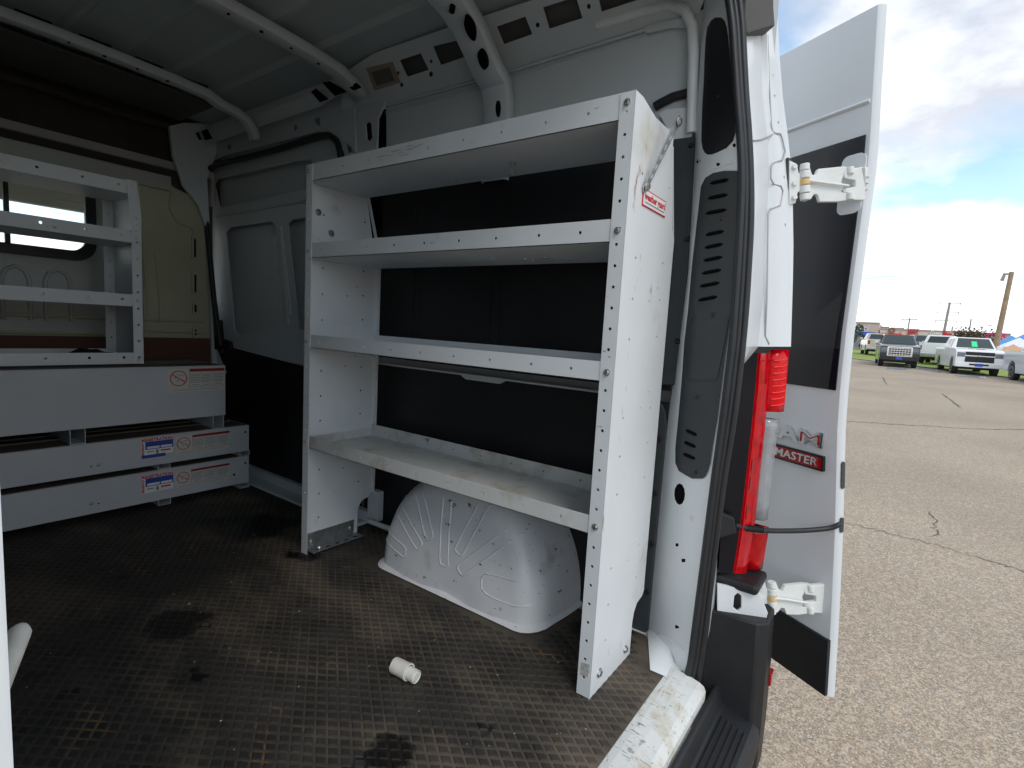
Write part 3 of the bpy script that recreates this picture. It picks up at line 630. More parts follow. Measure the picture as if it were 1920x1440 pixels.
b.quad(dp(0, 1.884), dp(DW, 1.884), dp(DW, 1.884, -.028), dp(-.006, 1.884, -.028)); b.quad(dp(0, -.09), dp(DW, -.09), dp(DW, -.09, -.028), dp(-.006, -.09, -.028))
door = b.build('rear_door', M_van, van, smooth=35)
def dpatch(name, m, P_, off=.002, th=.003, parent=door, nseg=1, label=None, bevel=0):
    """polygon in (u,z) following the door skin"""
    bb = MB(); bb.plate(P_, None, lambda u, z, w: dp(u, z, off-w), th+off); return bb.build(name, m, parent, label=label, bevel=bevel)
zs = [1.546, 1.45, 1.32, 1.2, 1.0, .83]
b = MB(); F = [[dp(u, z, .003) for z in zs] for u in (.012, .25, .5, DW-.05)]; G_ = [[p-DN*.006 for p in c] for c in F]
b.loft(F); b.loft(G_); b.loft([F[0], G_[0]]); b.loft([F[-1], G_[-1]]); b.loft([[c[0] for c in F], [c[0] for c in G_]]); b.loft([[c[-1] for c in F], [c[-1] for c in G_]])
b.build('door_glass', M_dglass, door, smooth=30)
b = MB(); b.tube([dp(u, 1.635, .001) for u in (.006, .3, DW-.02)], .006, 6); b.build('door_crease', M_van, door, smooth=60)
b = MB(); F = [[dp(u, z, .010) for z in (.085, .0, -.088)] for u in (-.002, .3, DW)]; G_ = [[p-DN*.012 for p in c] for c in F]
b.loft(F); b.loft([F[0], G_[0]]); b.loft([[c[0] for c in F], [c[0] for c in G_]]); b.loft([[c[-1] for c in F], [c[-1] for c in G_]]); b.build('door_cladding', M_plas, door)
for z0, z1 in ((.545, .625), (.415, .46)):
    b = MB(); b.plate(rrect(-.0215, z0, -.0065, z1, .007), None, lambda u, z, w: dp(-.0098, z, u)-D_*w, .002); b.build('latch_recess', M_plas2, door)
# embossed hinge pocket at the door edge
b = MB(); b.plate(rrect(.004, 1.335, .075, 1.50, .02), None, lambda u, z, w: dp(u, z, .004-w), .008); b.build('hinge_pocket', M_van, door, smooth=30)
# badges: outer skin lettering reads towards the hinge edge
bz = .672
b = MB(); b.plate(rrect(.035, .583, .30, .630, .004), None, lambda u, z, w: dp(u, z, .010-w), .011); pl = b.build('badge_strip', mat('badge black edge', (.01, .01, .01), .3), door, bevel=.001)
b = MB(); b.plate(rrect(.041, .589, .294, .624, .003), None, lambda u, z, w: dp(u, z, .0112-w), .002); b.build('badge_face', M_redd, pl)
text('PROMASTER', .034, M_chrome, dp(.167, .6065, .0125), -D_, V((0, 0, 1)), pl, 'badge_lettering', .0012, fit=.235, bold=.0006)
text('RAM', .062, M_chrome, dp(.15, bz, .006), -D_, V((0, 0, 1)), door, 'badge_lettering', .003, fit=.22, bold=.002)
text('M', .048, M_redd, dp(.082, bz, .0095), -D_, V((0, 0, 1)), door, 'badge_reflection', .0006, fit=.066, bold=-.001)  # dark red overlay painting a reflection in the chrome M
# --- hinges
def hinge(y0, y1, P, zc, lower=False):
    """casting seen edge on between body and door"""
    Pn = V((.55, -.19, zc)); n = V((-.83, -.56, 0)).normalized(); h = MB()
    ys = lambda t_: y0+(y1-y0)*t_
    def Y(x, t_): return ys(t_)+(x-P[0])*P[6]
    x0, x1, x2, x3, x4, x5 = P[:6]
    # centre link with waist notches
    out_ = [(x1, Y(x1, .05)), (x1+8, Y(x1, -.02)), (x1+16, Y(x1, .08)), (x1+20, Y(x1, .28)), (x1+26, Y(x1, .30)), (x1+31, Y(x1, .12)), (x3-14, Y(x3, .02)), (x3, Y(x3, .05)), (x3+2, Y(x3, .22)), (x3-12, Y(x3, .30)), (x3-16, Y(x3, .45)),
            (x3-12, Y(x3, .62)), (x3-16, Y(x3, .75)), (x3+2, Y(x3, .80)), (x3+2, Y(x3, .98)), (x3-24, Y(x3, 1.03)), (x1+34, Y(x1, 1.06)), (x1+30, Y(x1, .86)), (x1+24, Y(x1, .84)), (x1+18, Y(x1, .98)), (x1+8, Y(x1, 1.04)), (x1, Y(x1, .95))]
    h.pplate(out_, Pn, n, .014); lk = h.build('hinge_link', M_hinge, door if not lower else door, bevel=.003, seg=3)
    h = MB(); a = atp(x1+6, Y(x1, -.02), Pn, n); c = atp(x1+6, Y(x1, 1.02), Pn, n); d_ = (c-a)
    for k0, k1, r in ((0, .18, .0125), (.20, .40, .014), (.42, .58, .012), (.60, .80, .014), (.82, 1, .0125)): h.cyl(a+d_*k0, a+d_*k1, r, k=16)
    h.build('hinge_knuckle', M_hinge, lk, smooth=40, bevel=.002)
    h = MB(); h.cyl(a+d_*.43, a+d_*.57, .0145, k=16); h.build('hinge_bush', M_yel, lk, smooth=40)
    h = MB(); h.tube([atp(x1+8, Y(x1, .48), Pn, n)+n*.008, atp(x1+30, Y(x1, .52), Pn, n)+n*.008, atp(x3-6, Y(x3, .60), Pn, n)+n*.008], [.006, .004, .004], 8); h.build('hinge_check_arm', M_hinge, lk, smooth=60)
    # leaf on the van body
    h = MB(); h.pplate([(x0, Y(x0, -.12)), (x0+14, Y(x0, -.02)), (x0+18, Y(x0, .25)), (x1+4, Y(x1, .3)), (x1+4, Y(x1, .7)), (x0+16, Y(x0, .8)), (x0+12, Y(x0, 1.1)), (x0, Y(x0, 1.15))], V((.50, -.12, zc)), n, .01)
    bl = h.build('hinge_body_leaf', M_hinge, van, bevel=.002, seg=2)
    h = MB()
    for t_ in (.08, .55, .95):
        q = atp(x0+9, Y(x0, t_), V((.50, -.12, zc)), n); h.cyl(q, q+n*.008, .008, .0065, 6)
    h.split('hinge_bolt', M_hinge, bl)
    # leaf on the door, wrapping its edge
    h = MB(); h.pplate([(x3-8, Y(x3, .1)), (x4, Y(x4, .02)), (x4+2, Y(x4, .98)), (x3+6, Y(x3, .98)), (x3+6, Y(x3, .80)), (x3-12, Y(x3, .76)), (x3-14, Y(x3, .66)), (x3+10, Y(x3, .60)), (x3+10, Y(x3, .42)), (x3-10, Y(x3, .36)), (x3-12, Y(x3, .22))], V((.585, -.245, zc)), n, .016)
    h.pplate([(x4, Y(x4, .02)), (x5, Y(x5, .06)), (x5-3, Y(x5, .85)), (x5-10, Y(x5, .98)), (x4+2, Y(x4, .98))], V((.590, -.262, zc)), V((-.45, -.89, 0)).normalized(), .012)
    dl = h.build('hinge_door_leaf', M_hinge, door, bevel=.0025, seg=2)
    h = MB()
    for k in range(3):
        p1 = atp(x4+3, Y(x4, .3+.18*k), V((.590, -.266, zc)), V((-.45, -.89, 0)).normalized()); p2 = atp(x5-5, Y(x5, .3+.18*k), V((.590, -.266, zc)), V((-.45, -.89, 0)).normalized()); h.tube([p1, p2], .0018, 5)
    h.split('hinge_rib', M_hinge, dl)
    h = MB(); a = atp(x3, Y(x3, .04), Pn, n); c = atp(x3, Y(x3, .98), Pn, n)
    h.cyl(a, a.lerp(c, .22), .010, k=12); h.cyl(a.lerp(c, .78), c, .010, k=12); h.split('hinge_pin', M_hinge, lk, smooth=40, bevel=.002)
hinge(308, 374, (1480, 1503, 0, 1594, 1622, 1637, 0.02), 1.42)
b = MB(); b.pplate([(1478, 295), (1486, 300), (1486, 372), (1472, 378)], V((.495, -.1, 1.42)), V((-.7, -.7, 0)), .01); b.build('hinge_shim', M_plas2, van)
hinge(1091, 1148, (1420, 1441, 0, 1520, 1546, 1561, 0.03), .215, True)
# --- check strap
b = MB(); q = [at(1332, 968, 'x', .36), at(1350, 985, 'x', .365)]
b.pplate([(1328, 955), (1338, 948), (1352, 962), (1378, 972), (1382, 1000), (1350, 1010), (1335, 1000), (1328, 985)], (.345, -.02, .45), (-.85, -.5, 0), .03); cs = b.build('check_strap', M_plas, van, bevel=.004)
pts = [at(1378, 984, 'x', .40), at(1400, 990, 'x', .43), at(1440, 995, 'x', .48), at(1500, 995, 'x', .545), at(1550, 991, 'x', .59), at(1570, 985, 'x', .60), at(1573, 979, 'x', .61), at(1568, 970, 'x', .625), at(1558, 968, 'x', .64)]
b = MB(); b.tube(smoothpath([V(p) for p in pts]), .0075, 10); b.build('strap_cable', M_rub, cs, smooth=60)
b = MB()
for k in range(8):
    p = V(pts[1]).lerp(V(pts[2]), k/10); d = (V(pts[2])-V(pts[1])).normalized(); b.cyl(p, p+d*.003, .010, k=12)
b.build('cable_ferrule', M_rub, cs, smooth=40)

# --- bulkhead, header, front corner
BY = 3.10
win = [(u, z) for u, z in rrect(-.83, 1.215, -.235, 1.575, .07, 5)]
out_b = [(-1.47, 0.0), (.385, 0.0), (.385, 1.35)]+[(.385-.20*(1-math.cos(a)), 1.40+.25*math.sin(a)) for a in (.3, .6, .9, 1.2, 1.5)]+[(.10, 1.67), (-1.47, 1.68)]
b = MB(); b.plate(out_b, [win], lambda a, c, w: V((a, BY+w, c)), .012); bk = b.build('bulkhead', M_beige, van)
b = MB(); b.plate(rrect(-1.40, .80, -.10, 1.64, .05), [rrect(-.86, 1.185, -.205, 1.605, .09)], lambda a, c, w: V((a, BY-.008+w, c)), .007); b.build('bulkhead_pressing', M_grey, bk, bevel=.004, seg=3)
b = MB(); b.plate(rrect(-.87, 1.175, -.195, 1.61, .095, 6), [rrect(-.83, 1.225, -.24, 1.565, .065, 6)], lambda a, c, w: V((a, BY-.022+w, c)), .03)
b.box((-.552, BY-.02, 1.225), (-.532, BY+.0, 1.565)); b.box((-.83, BY-.018, 1.305-.006), (-.24, BY+.0, 1.305+.006)) if 0 else None
wf = b.build('window_seal', M_rub, bk, bevel=.006, seg=2)
b = MB(); b.box((-.83, BY+.004, 1.22), (-.24, BY+.007, 1.57)); b.build('window_pane', mat('clear window glass', (.9, .95, .93), .02, trans=1, ior=1.03), bk)
b = MB()
for cx in (-.52, -.36, -.68, -.84): b.tube([(cx-.05, BY-.010, .86), (cx-.05, BY-.012, 1.06), (cx-.035, BY-.012, 1.10), (cx, BY-.012, 1.12), (cx+.035, BY-.012, 1.10), (cx+.05, BY-.012, 1.06), (cx+.05, BY-.010, .86)], .010, 8)
b.split('pressed_loop', M_grey, bk, smooth=60)
b = MB()
for cx, ln in ((.0, 0), (.025, 0)): b.tube([(cx-.02, BY-.002, 1.45), (cx-.01, BY-.004, 1.30), (cx+.012, BY-.004, 1.05), (cx+.015, BY-.002, .90)], .006, 8)
b.tube([(.08, BY-.003, 1.28), (.10, BY-.003, 1.0), (.10, BY-.002, .87)], .005, 8)
b.tube([(.17, BY-.003, 1.62), (.16, BY-.004, 1.53), (.20, BY-.004, 1.46), (.28, BY-.004, 1.44), (.30, BY-.003, 1.38)], .008, 8)
b.tube([(-.10, BY-.003, .885), (.34, BY-.003, .885)], .008, 8); b.tube([(-.10, BY-.003, .82), (.34, BY-.003, .82)], .007, 8)
b.tube([(-1.40, BY-.010, .885), (-.12, BY-.010, .885)], .010, 8); b.tube([(-1.40, BY-.010, .80), (-.12, BY-.010, .80)], .008, 8)
b.split('bulkhead_bead', M_beige, bk, smooth=60)
for z0, z1 in ((1.26, 1.40), (1.05, 1.18), (.93, 1.0), (.79, .85)):
    b = MB(); b.plate(rrect(.275, z0, .31, z1, .008), [rrect(.286, z0+.012, .299, z1-.012, .004)], lambda a, c, w: V((a, BY-.012+w, c)), .011); b.build('latch_slot', M_beige, bk)
    b = MB(); b.box((.285, BY-.003, z0+.01), (.30, BY-.001, z1-.01)); b.build('slot_shade', M_cavshade, bk)  # dark box painting the shade within the latch slot
b = MB(); b.box((-.035, BY-.008, 1.28), (-.02, BY-.003, 1.53), Matrix.Translation((.0, 0, 0))); b.build('strap_slot_shade', M_cavshade, bk)  # dark strip painting the shade of a slot in the bulkhead
b = MB(); b.box((-1.47, BY-.02, .0), (.40, BY-.004, .785)); b.build('lower_bulkhead_board', M_brown, van)
b = MB(); b.plate([(-1.47, 1.69), (.20, 1.68), (.30, 1.60), (.395, 1.45), (.395, -.1), (.54, -.1), (.54, 2.16), (-1.55, 2.16), (-1.55, 1.69)], None, lambda a, c, w: V((a, 3.16+w, c)), .02); b.build('over_cab_header', M_head, van)
b = MB(); b.tube([(x, 3.04+.004*math.sin(x*30), 1.965+.006*math.sin(x*11)) for x in [-1.4+i*.09 for i in range(18)]], .018, 8); b.build('header_trim_roll', M_head, van, smooth=60)
b = MB(); b.box((-1.45, 2.62, 2.02), (.20, 3.05, 2.03)); b.build('front_roof_panel', M_dkpan, van)
b = MB(); b.box((-1.47, BY-.03, 1.625), (.16, BY+.03, 1.705)); b.build('bulkhead_top_rail', M_grey, van, bevel=.006)
# front pillar and rail over the sliding door
b = MB(); b.pplate([(318, 242), (352, 236), (480, 232), (640, 178), (668, 178), (668, 232), (640, 238), (600, 246), (500, 272), (420, 292), (385, 310), (372, 335), (378, 400), (392, 520), (400, 640), (425, 700), (400, 700), (397, 600), (388, 420), (370, 380), (345, 350), (325, 290)], (.405, 0, 0), (-1, 0, 0), .003,
    [[(x+4*math.cos(a*.785), y+6*math.sin(a*.785)) for a in range(8)] for x, y in ((363, 288), (430, 275), (488, 257), (554, 238))]+[[(590, 222), (615, 216), (619, 222), (617, 230), (596, 236), (591, 230)]])
b.build('sliding_door_frame', M_in, van, bevel=.002)
b = MB(); b.pplate([(330, 270), (340, 255), (480, 215), (600, 168), (660, 160), (600, 200), (480, 240), (350, 285)], (.34, 0, 1.93), (-1, 0, -.6), .01); b.build('cant_rail', M_in, van)
b = MB(); b.pplate([(318, 236), (345, 230), (404, 232), (407, 285), (398, 310), (389, 335), (394, 430), (402, 560), (409, 700), (399, 700), (396, 600), (386, 425), (372, 385), (345, 347), (325, 292)], (0, 3.06, 0), (0, -1, 0), .03); b.build('front_pillar', M_in, van, bevel=.003)
b = MB(); b.box((.495, 1.75, -.05), (.51, 3.15, 1.95)); b.build('frame_backing', M_cavshade, van)
for P_ in ([(343, 262), (352, 252), (372, 248), (378, 262)], [(378, 246), (388, 242), (398, 260), (384, 263)], [(583, 172), (592, 166), (616, 186), (600, 192)], [(604, 155), (618, 152), (650, 172), (628, 180)], [(652, 163), (668, 155), (678, 164), (664, 170)]):
    b = MB(); b.pplate(P_, (.335, 0, 1.9), (-1, 0, -.6), .002); b.build('gusset_shade', M_cavshade, van)  # dark plates painting the shade inside the gusset openings
b = MB(); b.pplate([(400, 320), (412, 308), (500, 287), (600, 258), (625, 262), (640, 300), (640, 700), (425, 655), (405, 600), (392, 400)], (.425, 0, 0), (-1, 0, 0), .006,
    [[(402, 345), (408, 336), (560, 302), (585, 300), (585, 352), (412, 388)], [(424, 436), (432, 427), (508, 415), (516, 425), (535, 600), (528, 612), (450, 630), (440, 620)], [(540, 420), (548, 412), (600, 405), (600, 610), (562, 618)]])
sd_ = b.build('sliding_door', M_in, van, bevel=.003)
b = MB(); b.pplate([(395, 320), (640, 250), (640, 700), (405, 660)], (.475, 0, 0), (-1, 0, 0), .004); b.build('door_inner_skin', M_in, sd_)
b = MB()
for P_ in ([(516, 440), (528, 600)], [(527, 425), (541, 608)], [(532, 455), (545, 590)]): b.tube([at(*P_[0], 'x', .422), at(*P_[1], 'x', .422)], .005, 6)
b.tube([at(405, 405, 'x', .42), at(600, 372, 'x', .42)], .008, 8); b.split('door_bead', M_in, sd_, smooth=60)
b = MB(); b.tube(smoothpath([at(x, y, 'x', xx) for x, y, xx in ((414, 648, .362), (401, 560, .358), (386, 400, .352), (379, 350, .352), (385, 326, .358), (408, 309, .375), (500, 286, .395), (600, 256, .395), (622, 257, .395), (636, 275, .395), (642, 330, .398), (646, 420, .398), (650, 700, .398))]), .016, 8); b.build('sliding_door_seal', M_rub, van, smooth=60)
b = MB(); b.pplate([(400, 600), (412, 600), (414, 635), (430, 640), (432, 655), (402, 655)], (.38, 0, 0), (-1, 0, 0), .02); b.build('door_lock_block', M_plas, van, bevel=.003)
b = MB(); b.pplate([(420, 648), (640, 706), (640, 960), (465, 868), (420, 845)], (.418, 0, 0), (-1, 0, 0), .005); b.build('sliding_door_liner', M_blk, van)
b = MB(); b.box((.385, 1.55, -.03), (.42, 3.1, .055)); b.box((.30, 1.55, -.03), (.385, 3.1, .012)); b.build('side_step_sill', M_in, van, bevel=.006)
b = MB(); b.tube([(.36, 1.50, .03), (.36, 1.26, .035)], .012, 10); b.box((.385, 1.47, .03), (.41, 1.55, .17)); b.build('floor_edge_rail', M_pil, van, smooth=40)

# --- wheel arch
b = MB(); na, ys, yc = 28, [], .817
def arch(a, s_):
    """a angle along the arch 0..pi, s_ 0 wall .. 1 face centre"""
    ry, rz_ = .392, .41
    if s_ <= .5: k = 1-.03*(s_/.5)**2; x = .42-(.42-.25)*(s_/.5)
    elif s_ <= .75: t_ = (s_-.5)/.25; k = .97-.20*(1-math.cos(t_*math.pi/2)); x = .25-.11*math.sin(t_*math.pi/2)
    else: t_ = (s_-.75)/.25; k = .77*(1-t_); x = .14-.010*math.sin(t_*math.pi)
    c_, s2 = math.cos(a), math.sin(a)
    e2 = .86
    yy = math.copysign(abs(c_)**e2, c_); z = abs(s2)**.92
    lean = .05*max(0, z*k)**1.5
    return V((x+lean*(1 if s_ > .5 else 0)*min(1, (s_-.5)*4 if s_ > .5 else 0), yc-yy*ry*k, .012+z*rz_*k))
ss = [0, .15, .3, .42, .5, .55, .6, .65, .7, .75, .82, .9, .99]
cols = [[arch(math.pi*i/40, s_) for i in range(41)] for s_ in ss]
b.loft(cols)
b.face([b.add([arch(math.pi*i/40, .99)]) for i in range(41)])
wa = b.build('wheel_arch', M_arch, van, smooth=60)
fl = [(-.02, 0), (.02, 0)]
b = MB(); ring_i = [arch(0, s_) for s_ in ss[:10]]+[arch(math.pi, s_) for s_ in ss[:10]][::-1]
pi_ = [V((p.x, p.y, .006)) for p in ring_i]; po = []
for p in pi_:
    dx = -.016 if p.x < .22 else 0; dy = (-.014 if p.y < yc else .014) if (p.x > .14) else 0; po.append(V((p.x+dx-.004, p.y+dy, .004)))
b.loft([[p+V((0, 0, .008)) for p in pi_], po]); b.build('arch_flange', M_arch, wa, smooth=60)
from mathutils.bvhtree import BVHTree
_bv = BVHTree.FromPolygons([tuple(v) for c in cols for v in c], [(i*41+j, (i+1)*41+j, (i+1)*41+j+1, i*41+j+1) for i in range(len(ss)-1) for j in range(40)])
def dense(Q, k=10): return [V((0, *(Q[i].lerp(Q[i+1], j/k)))) for i in range(len(Q)-1) for j in range(k)]+[V((0, *Q[-1]))]
def onface(y, z):
    h = _bv.ray_cast(V((-1, y, z)), V((1, 0, 0)))
    return h[0].x if h[0] else None
def onface_old(y, z):
    # point on the front face by scanning the arch surface
    k = math.hypot((y-yc)/.392, z/.41); s_ = .75+.25*(1-min(1, k/.84)) if k < .84 else .5+.25*math.acos(max(-1, min(1, 1-(.97-min(k, .97))/.13)))/(math.pi/2)
    return arch(math.acos(max(-1, min(1, (yc-y)/.392/max(k, 1e-3)))), s_).x
for ang, r0, r1 in ((12, .22, .36), (34, .17, .40), (56, .17, .40), (82, .07, .41), (112, .14, .40), (136, .10, .40)):
    a = math.radians(ang); dy, dz = math.cos(a), math.sin(a); py_, pz_ = -dz, dy; w_ = .020
    P_ = []
    for (r, w) in [(r1, w_), (r0+.01, w_)]+[(r0-.012*math.sin(t_), w_*math.cos(t_)) for t_ in (.4, .8, 1.2, 1.57, 1.95, 2.35, 2.75)]+[(r0+.01, -w_), (r1, -w_)]:
        y = yc+dy*r+py_*w; z = .05+dz*r+pz_*w; P_.append(V((y, z)))
    P_ = [V((onface(p.y, p.z)+.0030, p.y, p.z)) for p in dense(P_, 8) if p.z < .395 and onface(p.y, p.z) is not None and onface(p.y, p.z) < .29]
    b = MB(); b.tube(P_, .0055, 8); b.build('pressed_rib', M_arch, wa, smooth=60)
b = MB(); P_ = [V((onface(y, z)-.002, y, z)) for y, z in ((.66, .135), (.655, .09), (.63, .072), (.56, .066), (.50, .066), (.45, .072))]
P_ = [V((onface(p.y, p.z)+.0012, p.y, p.z)) for p in dense([V(q) for q in ((.52, .15), (.60, .145), (.64, .14), (.655, .12), (.65, .09), (.63, .075), (.58, .07), (.52, .07), (.47, .08))], 6)]
b.tube(P_, .0035, 6); b.build('pressed_rib', M_arch, wa, smooth=60)

# --- cab seen through the bulkhead window
M_cab = mat('cab lining', (.42, .43, .41), .8, var=.1, vscale=4)
b = MB(); b.plate([(3.12, 1.80), (3.8, 1.84), (4.3, 1.80), (4.32, 1.585), (4.28, 1.59), (4.26, 1.76), (3.8, 1.80), (3.12, 1.76)], None, lambda a, c, w: V((-1.40+w, a, c)), 1.80); b.build('cab_headliner', M_cab, van)
b = MB(); b.box((-1.42, 3.12, -.1), (-1.40, 4.7, 1.0)); b.box((.40, 3.12, -.1), (.42, 4.7, 1.0)); b.box((-1.42, 3.12, 1.6), (-1.40, 4.3, 1.80)); b.box((.40, 3.12, 1.6), (.42, 4.3, 1.80)); b.box((-1.40, 4.3, -.1), (.40, 4.7, 1.02)); b.build('cab_shell', M_cab, van)
b = MB(); b.tube([(-.10, 4.20, 1.66), (-.04, 4.16, 1.66), (.07, 4.16, 1.655), (.07, 4.16, 1.62), (-.10, 4.16, 1.62)], .006, 6, closed=True); b.build('cab_visor', M_cab, van)

# ================================================================== SHELVING (right)
SH = 1.524
def shelving(root, X, Y0, Y1, D0, D1, zt, fl, flip=1, hole=True):
    """generic upright steel unit; X(d)->x of depth d, run between Y0 (rear) and Y1 (front)"""
    pass
sr = thing('shelving_unit', 'tall white steel shelving unit with four perforated trays standing over the wheel arch', 'shelving', (0.17, .82, 0))
def endpanel(y, D, inward, mats, notch=True, cut=None):
    T = .002; f = .038
    side = [(0, 0), (0, SH), (.045, SH), (D*.80, SH-.05), (D*.92, 1.27), (D, 1.23), (D, .175)]
    if notch: side += [(D-.012, .160), (D-.05, .152), (D-.068, .13), (D-.075, .10), (D-.075, 0)]
    else: side += [(D, 0)]
    hs_ = []
    for k in range(13):
        z = .13+k*.102
        if k % 4 == 3: continue
        hs_ += [circ(.075, z, .0042, 6)]
        if z > .2: hs_ += [circ(D-.075, z+.01, .0042, 6)]
    for z in (.32, .76, 1.05): hs_ += [circ(D*.55, z, .0035, 6), circ(D*.55+.05, z+.04, .003, 6)]
    b = MB(); b.plate(side, hs_, lambda a, c, w: V((a, y+inward*w, c)), T)
    p = b.build('end_panel', mats, sr)
    # front flange
    b = MB(); hh = [circ(f*.52, .055+k*.0508, .0042, 8) for k in range(29) if k not in (8, 16, 23)]
    b.plate([(0, .003), (f, .003), (f, SH-.001), (0, SH-.001)], hh, lambda a, c, w: V((-.0005+w, y+inward*a, c)), T); b.build('front_flange', M_shelf, p)
    b = MB(); q0, q1 = (D-.0, .18), (D, 1.23)
    hh = [circ(.012, .20+k*.0508, .003, 6) for k in range(20)]
    b.plate([(0, .18), (.022, .18), (.022, 1.23), (0, 1.23)], hh, lambda a, c, w: V((D-.002+w, y+inward*a, c)), T)
    b.quad((D-.001, y, 1.23), (D-.001, y+inward*.022, 1.23), (D*.80, y+inward*.022, SH-.06), (D*.80, y, SH-.05)); b.build('rear_flange', M_shelf, p)
    return p
pR = endpanel(.167, .335, 1, M_endp); pL = endpanel(1.482, .348, -1, M_shelf)
b = MB(); bolts = []
def boltset(parent, P_):
    for p, n, r in P_:
        b = MB(); p = V(p); n = V(n); b.cyl(p, p+n*.002, r*1.35, r*1.3, 14); b.cyl(p+n*.002, p+n*.007, r, r*.85, 6); b.build('bolt', M_bolt, parent, smooth=30)
boltset(pR, [((-.001, .186, z), (-1, 0, 0), .0065) for z in (SH-.025, 1.205, .862, .466)])
boltset(pL, [((-.001, 1.463, z), (-1, 0, 0), .005) for z in (SH-.025, 1.205, .862, .466)])
boltset(pL, [((.05, 1.479, 1.36), (0, -1, 0), .010), ((.11, 1.479, 1.29), (0, -1, 0), .010), ((.24, 1.479, 1.27), (0, -1, 0), .010)])
boltset(pR, [((.22, .167, .035), (0, -1, 0), .009), ((.05, .167, .05), (0, -1, 0), .010)])
for zt, lh, mm in ((.491, .049, M_tray), (.888, .050, M_shelf), (1.234, .055, M_shelf), (1.524, .062, M_shelf)):
    y0, y1, D = .171, 1.478, .335 if zt < 1.4 else .27
    fh = [circ(y, zt-lh*.5, .0045, 8) for y in (1.39, 1.27, 1.125, .985, .845, .70, .56, .415, .29)]
    zb = zt-lh
    b = MB(); fo = y0+.034; fi = y1-.034
    b.plate([(y0, zb), (y1, zb), (y1, zt), (y0, zt)], fh, lambda a, c, w: V((.002+w, a, c)), .002)
    tr = b.build('shelf_tray', mm, sr)
    b = MB(); fl_h = []
    if abs(zt-1.234) < .01: fl_h = [circ(u, y, .006, 8) for u, y in ((.20, .52), (.23, .50), (.21, .60), (.24, .45), (.17, .70), (.21, .72), (.25, .60), (.19, .40), (.25, .86), (.22, .95), (.26, 1.0), (.19, 1.05), (.23, .38))]
    b.plate([(.002, y0), (D, y0), (D, y1), (.002, y1)], fl_h, lambda a, c, w: V((a, c, zb+w)), .002); b.build('tray_floor', mm, tr)
    b = MB(); bh = [circ(y, zt-lh*.45, .0035, 6) for y in (1.39, 1.27, 1.125, .985, .845, .70, .56, .415, .29)]
    b.plate([(y0, zb), (y1, zb), (y1, zt+.004), (y0, zt+.004)], bh, lambda a, c, w: V((D+w, a, c)), .002)
    b.quad((.004, y1-.001, zb), (D, y1-.001, zb), (D, y1-.001, zt-.012), (.004, y1-.001, zt-.012)); b.quad((.004, y0+.003, zb), (D, y0+.003, zb), (D, y0+.003, zt-.012), (.004, y0+.003, zt-.012))
    b.build('tray_back_lip', mm, tr)
# floor bracket at the far panel
b = MB(); b.box((.02, 1.474, .012), (.25, 1.480, .075)); b.plate([(.015, 1.42), (.265, 1.42), (.265, 1.478), (.015, 1.478)], [rrect(.04+k*.045, 1.432, .062+k*.045, 1.448, .004) for k in range(5)], lambda a, c, w: V((a, c, .010+w)), .003)
fb = b.build('floor_bracket', M_galv, sr, bevel=.001)
boltset(fb, [((.045, 1.474, .035), (0, -1, 0), .010), ((.235, 1.474, .04), (0, -1, 0), .010), ((.06, 1.45, .013), (0, 0, 1), .008)])
# tie brace to the van wall
a = at(1210, 350, 'y', .162); c = at(1270, 228, 'y', .13)
U_ = (c-a).normalized(); n_ = V((0, -1, 0)); W_ = U_.cross(n_); Lb = (c-a).length
b = MB(); b.plate([(-.01, -.009), (Lb, -.011), (Lb+.012, 0), (Lb, .011), (-.01, .009), (-.018, 0)], [rrect(.025+k*.03, -.0035, .043+k*.03, .0035, .003, 2) for k in range(int((Lb-.04)/.03))], lambda p, q, w: a+U_*p+W_*q+n_*w, .003)
br = b.build('tie_brace', M_galv, sr, bevel=.0006)
boltset(br, [(a+n_*.004, n_, .009), (c+n_*.004, n_, .010)])
# small hanging bolt below the top tray
b = MB(); q = V((.15, .627, SH-.062)); b.cyl(q, q-V((0, 0, .004)), .011, k=14); b.cyl(q-V((0, 0, .004)), q-V((0, 0, .012)), .0075, k=6); b.cyl(q-V((0, 0, .012)), q-V((0, 0, .032)), .0035, k=8); b.cyl(q-V((0, 0, .032)), q-V((0, 0, .040)), .0055, k=6)
b.build('hanging_bolt', M_bolt, sr, smooth=40)
# maker's sticker on the end panel
def pnl(px, py, off=.0015): p = at(px, py, 'y', .167); return p+V((0, -off, 0))
A_, B_, C_, D4 = pnl(1205, 357), pnl(1248, 376), pnl(1246, 404), pnl(1203, 372)
Us = V((1, 0, -.06)).normalized(); c0 = V(((A_.x+B_.x)/2, .1655, (A_.z+C_.z)/2)); hw, hh_ = abs(B_.x-A_.x)/2, .021
b = MB(); b.box((c0.x-hw, .1645, c0.z-hh_), (c0.x+hw, .1668, c0.z+hh_)); st = b.build('maker_sticker', M_lred, sr)
b = MB(); b.box((c0.x-hw+.003, .1638, c0.z-hh_+.003), (c0.x+hw-.003, .1646, c0.z+hh_-.003)); b.build('sticker_face', M_wht, st)
text('weather guard', .024, M_lred, (c0.x, .1636, c0.z+.004), (1, 0, 0), (0, 0, 1), st, 'sticker_lettering', .0003, fit=hw*1.8, bold=.0008)
b = MB(); b.box((c0.x-hw+.012, .1634, c0.z-.012), (c0.x+hw-.012, .1637, c0.z-.009)); b.build('sticker_rule', M_lgry, st)
b = MB(); b.box((.024, 0, 0), (.03, 0.001, .001)) if 0 else b.pplate([(1090, 1242), (1106, 1247), (1103, 1270), (1088, 1265)], (-.0016, 0, 0), (-1, 0, 0), .001); b.build('worn_tag', mat('worn tag', (.45, .45, .43), .6, var=.4, vscale=90), pR)
